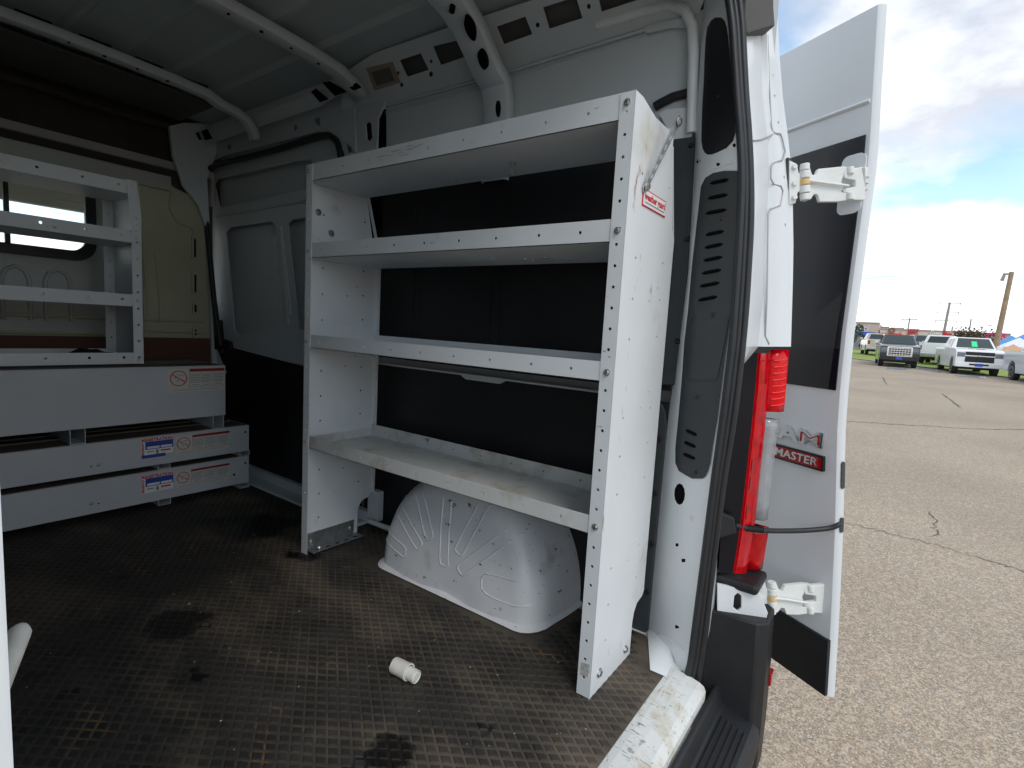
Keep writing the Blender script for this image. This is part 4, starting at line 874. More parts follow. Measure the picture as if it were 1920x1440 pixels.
# scuffs as raised residue on the top lip
M_res = mat('adhesive residue', (.30, .29, .26), .8, var=.3, vscale=60)
r = random.Random(3); b = MB()
for k in range(16):
    y = r.uniform(.86, 1.08); z = 1.497+r.uniform(-.012, .014); l_ = r.uniform(.01, .05); b.box((.0008, y, z), (.0014, y+l_, z+.0008))
b.build('residue', M_res, sr)

# ================================================================== SHELVING (far, on the bulkhead side)
s2 = thing('shelving_unit', 'smaller grey-white shelving unit set on the stacked drawer cases in front of the bulkhead window', 'shelving', (-.7, 2.67, .69))
X1, YF, YB, Z0, Z1 = -.190, 2.50, 2.85, .690, 1.53
XL = -1.25
b = MB(); f = .042
hh = [circ(.02, z, .0055, 8) for z in [.72+k*.0762 for k in range(9)]]
b.plate([(0, Z0), (f, Z0), (f, 1.34), (0, 1.34)], hh, lambda a_, c_, w: V((X1-a_, YF+w, c_)), .002)
b.plate([(0, 1.34), (f, 1.34), (f, Z1), (0, Z1)], [circ(.02, 1.36, .005, 8)], lambda a_, c_, w: V((X1-a_-(c_-1.34)*.05, YF+w+(c_-1.34)*.12, c_)), .002)
b.build('front_flange', M_shelf, s2)
b = MB(); b.plate([(YF, Z0), (YB, Z0), (YB, Z1-.02), (YF+.03, Z1), (YF, 1.34)], [circ(YF+.08+(k % 2)*.18, .80+k*.085, .005, 8) for k in range(8)], lambda a_, c_, w: V((X1-w, a_, c_)), .002)
b.build('end_panel', M_shelf, s2)
b = MB(); b.plate([(0, Z0), (.045, Z0), (.045, Z1-.03), (0, Z1-.03)], [circ(.022, .72+k*.0762, .005, 8) for k in range(10)], lambda a_, c_, w: V((X1-a_, YB-w, c_)), .002); b.build('rear_flange', M_shelf, s2)
for zt, zb, yo in ((1.525, 1.468, .022), (1.302, 1.247, 0), (1.013, .957, 0), (.742, .690, 0)):
    b = MB(); b.plate([(XL, zb), (X1-f*.9, zb), (X1-f*.9, zt), (XL, zt)], [circ(x, (zt+zb)/2+.004, .006, 8) for x in (-.27, -.40, -.55, -.70, -.85)], lambda a_, c_, w: V((a_, YF+yo+.003+w, c_)), .002); tr = b.build('shelf_tray', M_shelf, s2)
    b = MB(); b.box((XL, YF+yo+.005, zb), (X1-.002, YB-.01, zb+.002)); b.box((XL, YB-.012, zb), (X1-.01, YB-.010, zt-.004)); b.build('tray_floor', M_shelf, tr)
boltset(s2, [((X1-.022, YF-.001, z), (0, -1, 0), .006) for z in (1.27, .985, .71)]+[((X1-.03, YF+.02, 1.505), (0, -1, 0), .006)])
b = MB(); b.plate([(YF, Z0), (YB, Z0), (YB, Z1-.02), (YF+.03, Z1), (YF, 1.34)], None, lambda a_, c_, w: V((XL+w, a_, c_)), .002); b.build('end_panel', M_shelf, s2)
# black bag on its lowest tray
b = MB(); P_ = []
for i in range(9):
    for j in range(7):
        u, v = i/8, j/6; x = -.44+u*.23; y = 2.56+v*.2; z = .70+.055*math.sin(math.pi*v)**.6*(math.sin(math.pi*min(1, u*1.6+.05))**.7 if u < .4 else (1-.75*(u-.35)/.65))+.004*math.sin(i*3+j*5); P_.append(V((x, y, z)))
i0 = b.add(P_)
for i in range(8):
    for j in range(6): b.face((i0+i*7+j, i0+(i+1)*7+j, i0+(i+1)*7+j+1, i0+i*7+j+1))
b.box((-.43, 2.57, .694), (-.22, 2.75, .70)); tag(b.build('bag', mat('black nylon bag', (.012, .012, .012), .7, var=.3, vscale=20), smooth=60), 'slumped black bag lying on the lowest tray of the small shelving unit', 'bag')

# ================================================================== DRAWER CASES
def sticker(parent, x0, x1, z0, z1, y, blue=None):
    """warning decal: circle with slash, three text columns under red heads"""
    b = MB(); b.box((x0, y-.0012, z0), (x1, y, z1)); s_ = b.build('warning_sticker', mat('decal paper', (.58, .57, .53), .5), parent); h = z1-z0; w = x1-x0
    cx = x0+h*.42; cz = z0+h*.60; R_ = h*.34
    b = MB(); b.ringcyl((cx, y-.0013, cz), (cx, y-.0022, cz), R_, R_*.88, 28); M_ = Matrix.Translation((cx, 0, cz)) @ Matrix.Rotation(math.radians(35), 4, 'Y'); b.box((-R_, y-.0021, -h*.02), (R_, y-.0013, h*.02), M_); b.build('prohibition_mark', M_lred, s_)
    b = MB()
    for k, (dx, dz, sx, sz) in enumerate(((-.35, .1, .12, .2), (.1, .35, .12, .16), (.4, .4, .2, .16), (-.1, -.3, .2, .16), (.45, -.2, .14, .1), (-.05, .45, .1, .1))): b.box((cx+dx*R_-sx*R_/2, y-.002, cz+dz*R_-sz*R_/2), (cx+dx*R_+sx*R_/2, y-.0013, cz+dz*R_+sz*R_/2))
    xx = x0+h*.86; cw = (x1-xx)/3
    for k in range(3):
        for r_ in range(6): b.box((xx+cw*k+.06*cw, y-.002, z1-h*(.26+.07*r_)), (xx+cw*(k+1)-(.08+.1*(r_ % 2))*cw, y-.0013, z1-h*(.235+.07*r_)))
        b.box((xx+cw*k+.2*cw, y-.002, z0+h*.27), (xx+cw*(k+.75), y-.0013, z0+h*.30)); b.box((xx+cw*k-.0008, y-.0021, z0+h*.2), (xx+cw*k+.0008, y-.0013, z1))
    b.box((xx, y-.0021, z0+h*.19), (x1, y-.0013, z0+h*.205)); b.box((x0+h*.2, y-.002, z0+h*.08), (x1-.03, y-.0013, z0+h*.10)); b.build('fine_print', M_lgry, s_)
    b = MB(); b.box((xx, y-.0022, z1-h*.13), (x1, y-.0013, z1)); b.build('red_heading', mat('label dark red', (.30, .015, .015), .5), s_)
    return s_
def regsticker(parent, x0, x1, z0, z1, y, extra=False):
    b = MB(); b.box((x0, y-.0012, z0), (x1, y, z1)); s_ = b.build('registration_sticker', M_wht, parent); h = z1-z0; w = x1-x0
    b = MB(); b.box((x0+w*.12, y-.002, z0+h*.36), (x1, y-.0013, z1-h*.17))
    if extra: b.box((x0, y-.002, z0-.012), (x1-w*.25, y-.0013, z0+h*.04))
    b.build('blue_panel', M_lblu, s_)
    b = MB(); b.box((x0+w*.17, y-.0026, z0+h*.40), (x0+w*.56, y-.0021, z0+h*.53)); b.box((x0+w*.60, y-.0026, z0+h*.40), (x1-w*.04, y-.0021, z0+h*.53)); b.build('blank_field', M_wht, s_)
    b = MB(); b.box((x0+w*.17, y-.002, z0+h*.19), (x0+w*.38, y-.0013, z0+h*.25)); b.box((x0+w*.45, y-.002, z0+h*.06), (x0+w*.53, y-.0013, z0+h*.30)); b.build('fine_print', M_lgry, s_)
    b = MB(); b.box((x0+w*.60, y-.002, z0+h*.18), (x0+w*.92, y-.0013, z0+h*.27)); b.build('red_print', M_lred, s_)
    text('REGISTRATION', h*.2, M_lred, (x0+w*.5, y-.0015, z1-h*.085), (1, 0, 0), (0, 0, 1), s_, 'sticker_lettering', .0003, fit=w*.98, bold=.001)
    text('PRODUCT', h*.15, M_lred, (x0+w*.05, y-.0015, z0+h*.42), (0, 0, 1), (-1, 0, 0), s_, 'sticker_lettering', .0003, fit=h*.78, bold=.0008)
def case(name_label, x0, x1, y0, y1, z0, z1, feet, fz, group='flat drawer cases stacked against the bulkhead', rim=True):
    o = thing('drawer_case', name_label, 'drawer case', ((x0+x1)/2, (y0+y1)/2, fz), group)
    b = MB(); b.box((x0, y0, z0), (x1, y1, z1)); bd = b.build('case_body', M_box, o, bevel=.002)
    b = MB(); b.box((x0+.01, y0+.012, z1-.0005), (x1-.012, y1-.01, z1+.0015)); b.build('case_lid', mat('brown rubber lid liner', (.12, .098, .078), .7, var=.3, vscale=5), o)
    b = MB(); b.box((x0+.02, y0+.14, z1+.0012), (x1-.03, y0+.15, z1+.008)); b.box((x0+.02, y0+.24, z1+.0012), (x1-.03, y0+.25, z1+.008)); b.split('lid_rail', MT['brown rubber lid liner'], o)
    for fx in feet:
        b = MB(); t_ = .003; w = .055
        b.box((fx, y0+.004, fz), (fx+t_, y1-.02, z0)); b.box((fx+w-t_, y0+.004, fz), (fx+w, y1-.02, z0)); b.box((fx+t_, y0+.004, fz), (fx+w-t_, y1-.02, fz+t_)); b.build('foot_channel', M_box, o)
    return o
XE = .271
def Xat(px, py, y=2.414): return at(px, py, 'y', y)
c1_ = case('bottom grey-white drawer case resting on the mat, under two others', -1.05, XE, 2.414, 2.80, .034, .183, (-.17, .222), .004)
c2_ = case('middle grey-white drawer case with a blue decal, sandwiched between two others', -1.05, XE, 2.414, 2.80, .210, .352, (-.17, .222), .184)
c3_ = case('deep top drawer case, shorter than the two below, carrying the small shelving unit', -1.05, .146, 2.414, 2.80, .420, .681, (-.50, .085), .3545)
def decals(o, zr, y, blue=True, pts=None): pass
q0, q1 = Xat(328, 888), Xat(430, 868); sticker(c1_, q0.x, q1.x, .075, .160, 2.4135); w0, w1 = Xat(265, 900), Xat(326, 888); regsticker(c1_, w0.x, w1.x-.004, .082, .166, 2.4135)
q0, q1 = Xat(328, 838), Xat(430, 820); sticker(c2_, q0.x, q1.x, .243, .335, 2.4135); w0, w1 = Xat(265, 848), Xat(326, 838); regsticker(c2_, w0.x, w1.x-.004, .262, .342, 2.4135, True)
q0, q1 = Xat(314, 700), Xat(421, 700); sticker(c3_, q0.x, q1.x-.002, .555, .668, 2.4135)
for o, P_ in ((c1_, ((172, 945, .008), (185, 944, .003), (439, 890, .006), (460, 868, .0055))), (c2_, ((185, 872, .008), (171, 875, .003), (431, 833, .007), (460, 810, .0055)))):
    for px, py, r_ in P_:
        q = Xat(px, py); b = MB(); b.cyl(q, q-V((0, .005, 0)), r_, r_*.6, 12); b.build('rivet', M_bolt if r_ > .0065 else M_cavshade, o, smooth=60)

# ================================================================== LEFT SHELVING POST beside the camera
s3 = thing('shelving_unit', 'white shelving unit on the near left wall, only its front post edge in view', 'shelving', (-1.28, .8, 0))
b = MB(); b.plate([(-1.45, 0), (-1.104, 0), (-1.104, SH), (-1.45, SH-.1)], None, lambda a_, c_, w: V((a_, .168+w, c_)), .002); b.build('end_panel', M_endp, s3)
b = MB(); b.plate([(0, 0), (.038, 0), (.038, SH), (0, SH)], [circ(.02, .055+k*.0508, .0042, 8) for k in range(28)], lambda a_, c_, w: V((-1.102-w, .168+a_, c_)), .002); b.build('front_flange', M_shelf, s3)
b = MB(); b.plate([(-1.45, 0), (-1.104, 0), (-1.104, SH), (-1.45, SH-.1)], None, lambda a_, c_, w: V((a_, 1.48+w, c_)), .002); b.build('end_panel', M_shelf, s3)
for z in (.44, .84, 1.18, 1.46):
    b = MB(); b.box((-1.45, .172, z), (-1.106, 1.478, z+.002)); b.box((-1.106, .172, z), (-1.104, 1.478, z+.05)); b.build('shelf_tray', M_tray, s3)
q0, q1 = at(40, 1178, 'x', -1.035), at(-30, 1345, 'x', -1.095)
b = MB(); d_ = (q0-q1).normalized(); b.cyl(q1-d_*.3, q0-d_*.012, .0125, k=14); b.cyl(q0-d_*.012, q0, .0125, .008, k=14); tag(b.build('tube', M_pvc, smooth=50), 'white plastic tube leaning out past the post of the near left shelving', 'tube')

# ================================================================== FLOOR MAT
fm = thing('floor_mat', 'dirty black rubber mat with a raised diamond tread covering the van floor', 'floor mat', (-.5, 1.5, 0))
mo = [(-1.44, .04), (-.15, .034), (.03, .036), (.215, .042), (.232, .052), (.236, .088), (.30, .12), (.375, .155), (.39, .17), (.39, 3.08), (-1.44, 3.08)]
b = MB(); b.plate(mo, None, lambda a_, c_, w: V((a_, c_, -.0005-w)), .004); b.build('mat_sheet', M_mat, fm)
b = MB(); px_, py_ = .032, .046; hx, hy, hz_ = .0128, .0185, .0014
j = 0; y = .068
while y < 3.05:
    x = -1.42+(px_/2 if j % 2 else 0)
    while x < .38:
        ok = (x < .20 or y > .13+(x-.23)*.45) and not (x > .09 and .40 < y < 1.25) and not (y > 2.46)
        if ok:
            c = [(x-hx, y), (x, y-hy), (x+hx, y), (x, y+hy)]
            i0 = b.add([V((p[0], p[1], -.0006)) for p in c]+[V((x+(p[0]-x)*.72, y+(p[1]-y)*.72, hz_)) for p in c])
            b.face((i0+4, i0+5, i0+6, i0+7))
            for k in range(4): b.face((i0+k, i0+(k+1) % 4, i0+4+(k+1) % 4, i0+4+k))
        x += px_
    y += py_/2; j += 1
b.build('tread_pads', M_pad, fm, kind='stuff')

# ================================================================== SMALL THING ON THE FLOOR
q = at(752, 1256, 'z', .02); q2 = at(778, 1272, 'z', .016)
pc = thing('pipe_coupling', 'short dirty white plastic pipe coupling lying on the mat in front of the wheel arch', 'pipe fitting', (q.x, q.y, .003))
d_ = (q2-q); d_.z = 0; d_.normalize(); a = V((q.x, q.y, .0245))-d_*.024
b = MB(); b.ringcyl(a, a+d_*.052, .0215, .0185, 24); b.cyl(a+d_*.010, a+d_*.012, .0188, k=24); b.build('coupling_body', M_pvc, pc, smooth=40, bevel=.001)
b = MB(); b.ringcyl(a+d_*.050-V((0, 0, .001)), a+d_*.080-V((0, 0, .003)), .0175, .015, 24); b.cyl(a+d_*.070-V((0, 0, .002)), a+d_*.079-V((0, 0, .003)), .0152, .013, k=24); b.build('coupling_neck', M_pvc, pc, smooth=40, bevel=.001)
b = MB(); b.ringcyl(a+d_*.046, a+d_*.053, .0228, .019, 24); b.build('coupling_collar', M_pvc, pc, smooth=40)
#@@EXTERIOR
# ================================================================== EXTERIOR
def strip(name, m, near, far, dz, n=10):
    """terrain-hugging sheet between two ground lines"""
    b = MB(); A0, A1 = near; B0, B1 = far; cols = []
    for i in range(n+1):
        a = A0.lerp(A1, i/n); c = B0.lerp(B1, i/n); col = []
        for k in range(7):
            q = a.lerp(c, k/6); col.append(V((q.x, q.y, gz(q.x, q.y)+dz)))
        cols.append(col)
    b.loft(cols); return b.build(name, m, smooth=60, kind='structure')
nA, nB = g(1597, 676), g(1930, 713); dd = (nB-nA)
nA = nA-dd*5; nB = nB+dd*2
dirp = V((-dd.y, dd.x, 0)).normalized()
if dirp.x < 0: dirp = -dirp
strip('lawn', M_grass, (nA, nB), (nA+dirp*17, nB+dirp*17), .03, 40)
strip('kerb', M_conc, (nA-dirp*.3, nB-dirp*.3), (nA, nB), .06)
strip('road', mat('far road asphalt', (.16, .14, .12), .9, var=.1, vscale=.3), (nA+dirp*17.1, nB+dirp*17.1), (nA+dirp*60, nB+dirp*60), .02)
M_wet_sheen = mat('wet film with painted sky sheen', (.62, .66, .72), .12, spec=.8)  # pale base colour paints the sky's reflection into the puddles
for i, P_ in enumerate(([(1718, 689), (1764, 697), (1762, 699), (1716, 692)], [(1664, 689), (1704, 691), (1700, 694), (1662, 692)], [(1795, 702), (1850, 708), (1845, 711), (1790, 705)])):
    b = MB(); q = [g(*p) for p in P_]; b.quad(*[V((p.x, p.y, gz(p.x, p.y)+.012)) for p in q]); b.build('puddle', M_wet_sheen, kind='structure')
M_tyre = mat('tyre rubber', (.02, .02, .022), .8); M_rim = mat('bright alloy', (.55, .56, .58), .25, .8)
M_vgl = mat('vehicle glass', (.03, .045, .045), .06, spec=.6); M_lens = mat('headlamp glass', (.16, .17, .19), .1, coat=.5)
M_blue = mat('blue plate', (.03, .08, .45), .5); M_trim = mat('black trim', (.015, .015, .016), .5)
def pickup(label, pos, head, paint, front=True, chrome=True, sign=None, suv=False, group='pickups and cars parked in the lots', cat='pickup truck', sc=1.0):
    root = thing('pickup_truck' if not suv else 'parked_car', label, cat, (0, 0, 0), group)
    Wd = 1.0; LL = 5.85 if not suv else 4.8
    xf, xr_ = -.98, (-4.62 if not suv else -3.85)
    def arc(cx, r=.50): return [(cx+r*math.cos(a), .42+r*math.sin(a)) for a in [math.pi*k/8 for k in range(9)]]
    prof = [(-.02, .42), (-.02, .75), (-.0, 1.05), (-.05, 1.20), (-.35, 1.28), (-1.35, 1.34), (-4.0, 1.36), (-LL, 1.36), (-LL-.02, .60), (-LL+.1, .45)]+arc(xr_)[::-1]+[(xr_+.5, .36), (xf-.5, .36)]+arc(xf)[::-1]+[(xf+.5, .42)]
    b = MB(); b.plate(prof, None, lambda a, c, w: V((a, -Wd+w, c)), 2*Wd); body = b.build('body', paint, root, smooth=30, bevel=.08, seg=3)
    ce = -4.05 if not suv else -LL+.15
    b = MB(); lo = [(-1.45, .93), (ce, .93)]; hi_ = [(-2.25, .74), (ce+.22, .76)]
    for (xa, ya), (xb, yb_), z0, z1 in (((-1.45, .93), (ce, .93), 1.31, None),):
        P0 = [V((-1.30, -.93, 1.32)), V((-1.30, .93, 1.32)), V((ce, .93, 1.33)), V((ce, -.93, 1.33))]
        P1 = [V((-2.05, -.76, 1.90)), V((-2.05, .76, 1.90)), V((ce+.2, .76, 1.90)), V((ce+.2, -.76, 1.90))]
        i0 = b.add(P0+P1)
        for k in range(4): b.face((i0+k, i0+(k+1) % 4, i0+4+(k+1) % 4, i0+4+k))
        b.face((i0+4, i0+5, i0+6, i0+7))
    b.build('cab', paint, root, bevel=.05)
    def pane(name, q, off=.012):
        c = sum(q, V((0, 0, 0)))/4; n_ = (q[1]-q[0]).cross(q[3]-q[0]).normalized()
        if n_.dot(c-V((-2.8, 0, 1.4))) < 0: n_ = -n_
        b = MB(); i0 = b.add([p+n_*off for p in q]+[p-n_*.02 for p in q]); b.face((i0, i0+1, i0+2, i0+3))
        for k in range(4): b.face((i0+k, i0+(k+1) % 4, i0+4+(k+1) % 4, i0+4+k))
        return b.build(name, M_vgl, root)
    def bl(A, B, C, D, u, v): return (A.lerp(B, u)).lerp(D.lerp(C, u), v)
    A, B, C, D = V((-1.30, -.93, 1.32)), V((-1.30, .93, 1.32)), V((-2.05, .76, 1.90)), V((-2.05, -.76, 1.90))
    pane('windshield', [bl(A, B, C, D, u, v) for u, v in ((.06, .08), (.94, .08), (.93, .90), (.07, .90))])
    A, B, C, D = V((ce, -.93, 1.33)), V((ce, .93, 1.33)), V((ce+.2, .76, 1.90)), V((ce+.2, -.76, 1.90))
    pane('rear_window', [bl(A, B, C, D, u, v) for u, v in ((.1, .12), (.9, .12), (.88, .86), (.12, .86))])
    for sy in (-1, 1):
        A, B, C, D = V((-1.30, sy*.93, 1.32)), V((ce, sy*.93, 1.33)), V((ce+.2, sy*.76, 1.90)), V((-2.05, sy*.76, 1.90))
        pane('side_window', [bl(A, B, C, D, u, v) for u, v in ((.22, .1), (.52, .1), (.50, .85), (.10, .85))]); pane('side_window', [bl(A, B, C, D, u, v) for u, v in ((.56, .1), (.93, .1), (.93, .85), (.54, .85))])
        b = MB(); b.box((-1.95, sy*1.03 if sy > 0 else -1.25, 1.32), (-1.83, 1.25 if sy > 0 else sy*1.03, 1.52)); b.build('mirror', M_rim if chrome else paint, root, bevel=.03)
        for cx in (xf, xr_):
            w = MB(); w.cyl((cx, sy*.72, .40), (cx, sy*.985, .40), .40, k=24); wh = w.build('wheel', M_tyre, root, smooth=40, bevel=.03)
            w = MB(); w.ringcyl((cx, sy*.97, .40), (cx, sy*1.0, .40), .26, .22, 24); w.cyl((cx, sy*.95, .40), (cx, sy*.992, .40), .07, k=10)
            for k in range(6):
                M_ = Matrix.Translation((cx, 0, .40)) @ Matrix.Rotation(k*math.pi/3, 4, 'Y'); w.box((-.03, min(sy*.955, sy*.985), .05), (.03, max(sy*.955, sy*.985), .24), M_)
            w.build('rim', M_rim, wh)
        b = MB(); b.box((-.10, sy*.78-.17, .90), (.012, sy*.78+.17, 1.12)); b.build('headlight', M_lens, root, bevel=.02)
        b = MB(); b.box((-LL-.035, sy*.88-.09, .92), (-LL+.05, sy*.88+.09, 1.25)); b.build('tail_light', M_redd, root, bevel=.02)
        b = MB(); b.box((-.02, sy*.62-.16, .50), (.015, sy*.62+.16, .60)); b.build('fog_lamp_recess', M_rim if chrome else M_trim, root, bevel=.01)
        b = MB(); b.box((ce+.9, sy*.995-.01, 1.12), (ce+1.05, sy*.995+.01, 1.15)); b.build('door_handle', paint, root)
    # grille
    b = MB(); b.box((-.07, -.60, .66), (.004, .60, 1.16)); gr = b.build('grille', M_trim, root, bevel=.01)
    if chrome:
        b = MB()
        for k in range(4): b.box((-.012, -.58, .72+k*.12), (.014, .58, .75+k*.12))
        b.box((-.01, -.62, .64), (.018, .62, .68)); b.box((-.01, -.62, 1.14), (.018, .62, 1.18)); b.box((-.01, -.63, .64), (.018, -.58, 1.18)); b.box((-.01, .58, .64), (.018, .63, 1.18))
        for k in range(9): b.box((-.010, -.56+k*.14-.010, .68), (.014, -.56+k*.14+.010, 1.15))
        b.build('grille_bars', M_chrome, gr)
    else:
        b = MB(); b.box((-.01, -.60, .94), (.014, .60, .99)); b.build('grille_bar', M_chrome, gr)
        b = MB(); b.plate([(-.14, .97), (-.05, .99), (-.03, 1.01), (.05, 1.0), (.14, .99), (.05, .95), (.03, .93), (-.05, .94)], None, lambda a, c, w: V((.014+w, a, c)), .01); b.build('grille_emblem', M_rim, gr)
    b = MB(); b.box((-.12, -.97, .40), (.03, .97, .64)); bu = b.build('front_bumper', paint if not chrome else M_trim, root, bevel=.03)
    b = MB(); b.box((.03, -.40, .50), (.038, .40, .58)); b.build('air_intake', M_trim, bu)
    b = MB(); b.box((.036, -.16, .46), (.048, .16, .60)); b.build('number_plate', M_blue, bu)
    b = MB(); b.box((-LL-.12, -.95, .48), (-LL+.02, .95, .68)); b.build('rear_bumper', M_rim, root, bevel=.03)
    if not suv:
        b = MB(); b.box((-LL-.03, -.76, .75), (-LL-.005, .76, 1.33)); b.build('tailgate', paint, root, bevel=.01)
        b = MB(); b.box((-LL+.06, -.85, 1.352), (ce-.08, .85, 1.372)); b.build('bed_cover', M_trim, root)
    b = MB(); b.box((-.6, -.9, .30), (-5.0 if not suv else -4.2, .9, .45)) if 0 else b.box((-5.0 if not suv else -4.2, -.75, .28), (-.5, .75, .42)); b.build('underbody', M_trim, root)
    b = MB(); b.plate([(-.7, 1.30), (-1.1, 1.335), (-1.1, 1.30)], None, lambda a, c, w: V((a, -.35+w, c)), .7); b.build('hood_scoop', M_trim if not chrome else paint, root)
    if sign:
        b = MB(); A, B, C, D = V((-1.30, -.93, 1.32)), V((-1.30, .93, 1.32)), V((-2.05, .76, 1.90)), V((-2.05, -.76, 1.90)); q = [bl(A, B, C, D, u, v)+V((.02, 0, .02)) for u, v in ((.43, .15), (.57, .15), (.57, .62), (.43, .62))]; b.quad(*q); b.build('window_sign', sign, root, solid=.004)
    root.location = (pos.x, pos.y, gz(pos.x, pos.y)); root.rotation_euler = (0, 0, math.radians(head)); root.scale = (sc, sc, sc*1.08)
    return root
P_wht = mat('car paint white', (.78, .78, .77), .25, coat=.5); P_blk = mat('car paint black', (.02, .025, .035), .15, coat=.8); P_tan = mat('car paint champagne', (.50, .46, .38), .3, .3, coat=.5)
P_sil = mat('car paint silver', (.62, .64, .66), .3, .2, coat=.5); P_gry = mat('car paint grey', (.15, .16, .18), .3, coat=.5)
pickup('black pickup truck with a bright chrome grille facing the camera at the lot edge', g(1683, 690), 184, P_blk)
pickup('white pickup truck with a green paper in its windshield, facing the camera', g(1832, 705), 186, P_wht, chrome=False, sign=mat('green paper', (.05, .75, .30), .6))
hd_ = V((math.cos(math.radians(189)), math.sin(math.radians(189)), 0)); pickup('silver-white pickup cut off by the right edge of the photo', g(1893, 712)+hd_*4.6+V((0, -.97, 0)), 189, P_sil, chrome=False)
pz = lambda px, d: V((CP.x+ray(px, 655).x/ray(px, 655).xy.length*d, CP.y+ray(px, 655).y/ray(px, 655).xy.length*d, 0))
pickup('champagne pickup truck seen from behind, beyond the grass strip', pz(1634, 66), 8, P_tan)
pickup('white pickup truck seen from behind, between the black and the white one', pz(1772, 53), 352, P_wht)
pickup('dark sport utility car beyond the grass behind the black pickup', pz(1709, 60), 10, P_gry, suv=True, cat='car')
pickup('small silver car on the far side of the street', pz(1733, 78), 60, P_sil, suv=True, cat='car', sc=.85)
pickup('dark grey car by the store fronts left of the champagne pickup', pz(1605, 84), 80, P_gry, suv=True, cat='car', sc=.85)

# ---- store row
FX = 122.
def fp(px, py, off=0): q = at(px, py, 'x', FX); return V((FX-off, q.y, q.z))
zb = gz(FX, 0)-.3
M_st1 = mat('tan stucco', (.55, .43, .34), .9, var=.06, vscale=.4); M_st2 = mat('pale pink stucco', (.66, .56, .47), .9, var=.06, vscale=.4); M_cap = mat('cornice', (.45, .38, .33), .8)
M_sred = mat('awning red', (.50, .06, .04), .7); M_sblu = mat('awning blue', (.05, .12, .45), .7); M_pnk = mat('sign pink', (.65, .03, .16), .5); M_gold = mat('sign gold', (.5, .36, .14), .6)
def block(label, pa, pb, top, m, cat='building', depth=30):
    A, B = fp(*pa), fp(*pb); zt = top if top else B.z+.3
    r = thing('store_building', label, cat, (FX, (A.y+B.y)/2, zb))
    b = MB(); b.box((FX, min(A.y, B.y), zb), (FX+depth, max(A.y, B.y), zt)); b.build('wall', m, r)
    b = MB(); b.box((FX-.15, min(A.y, B.y)-.1, zt-.02), (FX+.3, max(A.y, B.y)+.1, zt+.14)); b.build('cornice', M_cap, r)
    return r, A, B, zt
def front(r, y0, y1, n, zt=2.3):
    w = (y1-y0)/n
    for k in range(n):
        b = MB(); b.box((FX-.06, y0+w*(k+.12), zb+.6), (FX+.05, y0+w*(k+.88), zb+zt)); b.build('shop_window', M_vgl, r)
rD, A, B, zt = block('tan store with a raised parapet and white Dental lettering at the left end', (1520, 600), (1649, 609), None, M_st1)
front(rD, B.y+1, A.y-.5, 5); 
b = MB(); a, c = fp(1609, 625), fp(1642, 630); b.box((FX-1.2, min(a.y, c.y), min(a.z, c.z)), (FX-.05, max(a.y, c.y), max(a.z, c.z)+.3)); b.build('awning', M_sblu, rD)
q0, q1 = fp(1604, 614, .15), fp(1629, 617, .15); text('Dental', 2.1, M_wht, ((q0.x), (q0.y+q1.y)/2, (q0.z+q1.z)/2), (0, -1, 0), (0, 0, 1), rD, 'sign_lettering', .08, fit=abs(q0.y-q1.y))
rM, A, B, zt = block('long pale store row with red awnings and several shop signs', (1650, 619), (1836, 627), None, M_st2)
front(rM, B.y+1, A.y-1, 16)
for (x0, y0), (x1, y1), m, nm in (((1650, 624), (1690, 631), M_sred, 'awning'), ((1691, 631), (1727, 637), M_sred, 'awning'), ((1742, 633), (1800, 640), M_sred, 'awning'), ((1728, 629), (1741, 637), M_gold, 'awning')):
    a, c = fp(x0, y0), fp(x1, y1); zc = (a.z+c.z)/2-.05; b = MB(); b.plate([(0, zc+.35), (-1.3, zc-.25), (-1.3, zc-.6), (0, zc-.6)], None, lambda p, q, w, a=a, c=c: V((FX+p-.04, min(a.y, c.y)+w, q)), abs(a.y-c.y)); b.build(nm, m, rM)
q0, q1 = fp(1661, 619, .15), fp(1689, 622, .15); b = MB(); b.box((FX-.2, q1.y, (q0.z+q1.z)/2-.25), (FX-.1, q0.y-2.5, (q0.z+q1.z)/2+.25)); b.build('sign_band', M_gold, rM)
b = MB(); b.ringcyl((FX-.22, q0.y-.9, (q0.z+q1.z)/2+.1), (FX-.1, q0.y-.9, (q0.z+q1.z)/2+.1), .55, .25, 14); b.build('round_sign', mat('sign brown', (.2, .12, .07), .7), rM)
q0, q1 = fp(1702, 624.5, .15), fp(1721, 626.5, .15); text('NAILS', 1.9, M_lred, (q0.x, (q0.y+q1.y)/2, (q0.z+q1.z)/2), (0, -1, 0), (0, 0, 1), rM, 'sign_lettering', .08, fit=abs(q0.y-q1.y), bold=.05)
q0, q1 = fp(1744, 626, .15), fp(1766, 628, .15); text('Game', 2.0, M_wht, (q0.x, (q0.y+q1.y)/2, (q0.z+q1.z)/2), (0, -1, 0), (0, 0, 1), rM, 'sign_lettering', .08, fit=abs(q0.y-q1.y), bold=.04)
q0, q1 = fp(1767, 628, .15), fp(1785, 629.5, .15); text('Stop', 2.0, M_lred, (q0.x, (q0.y+q1.y)/2, (q0.z+q1.z)/2), (0, -1, 0), (0, 0, 1), rM, 'sign_lettering', .08, fit=abs(q0.y-q1.y), bold=.10)
rT, A, B, zt = block('tan store with a pink sign at the right end of the row', (1837, 625), (1895, 630), None, M_st1)
front(rT, B.y+1, A.y-1, 4)
q0, q1 = fp(1846, 634, .1), fp(1884, 636, .1); zc = (q0.z+q1.z)/2; b = MB(); b.box((FX-.3, q1.y, zc-1.0), (FX-.1, q0.y, zc+1.0)); sg = b.build('sign_board', M_pnk, rT, bevel=.2)
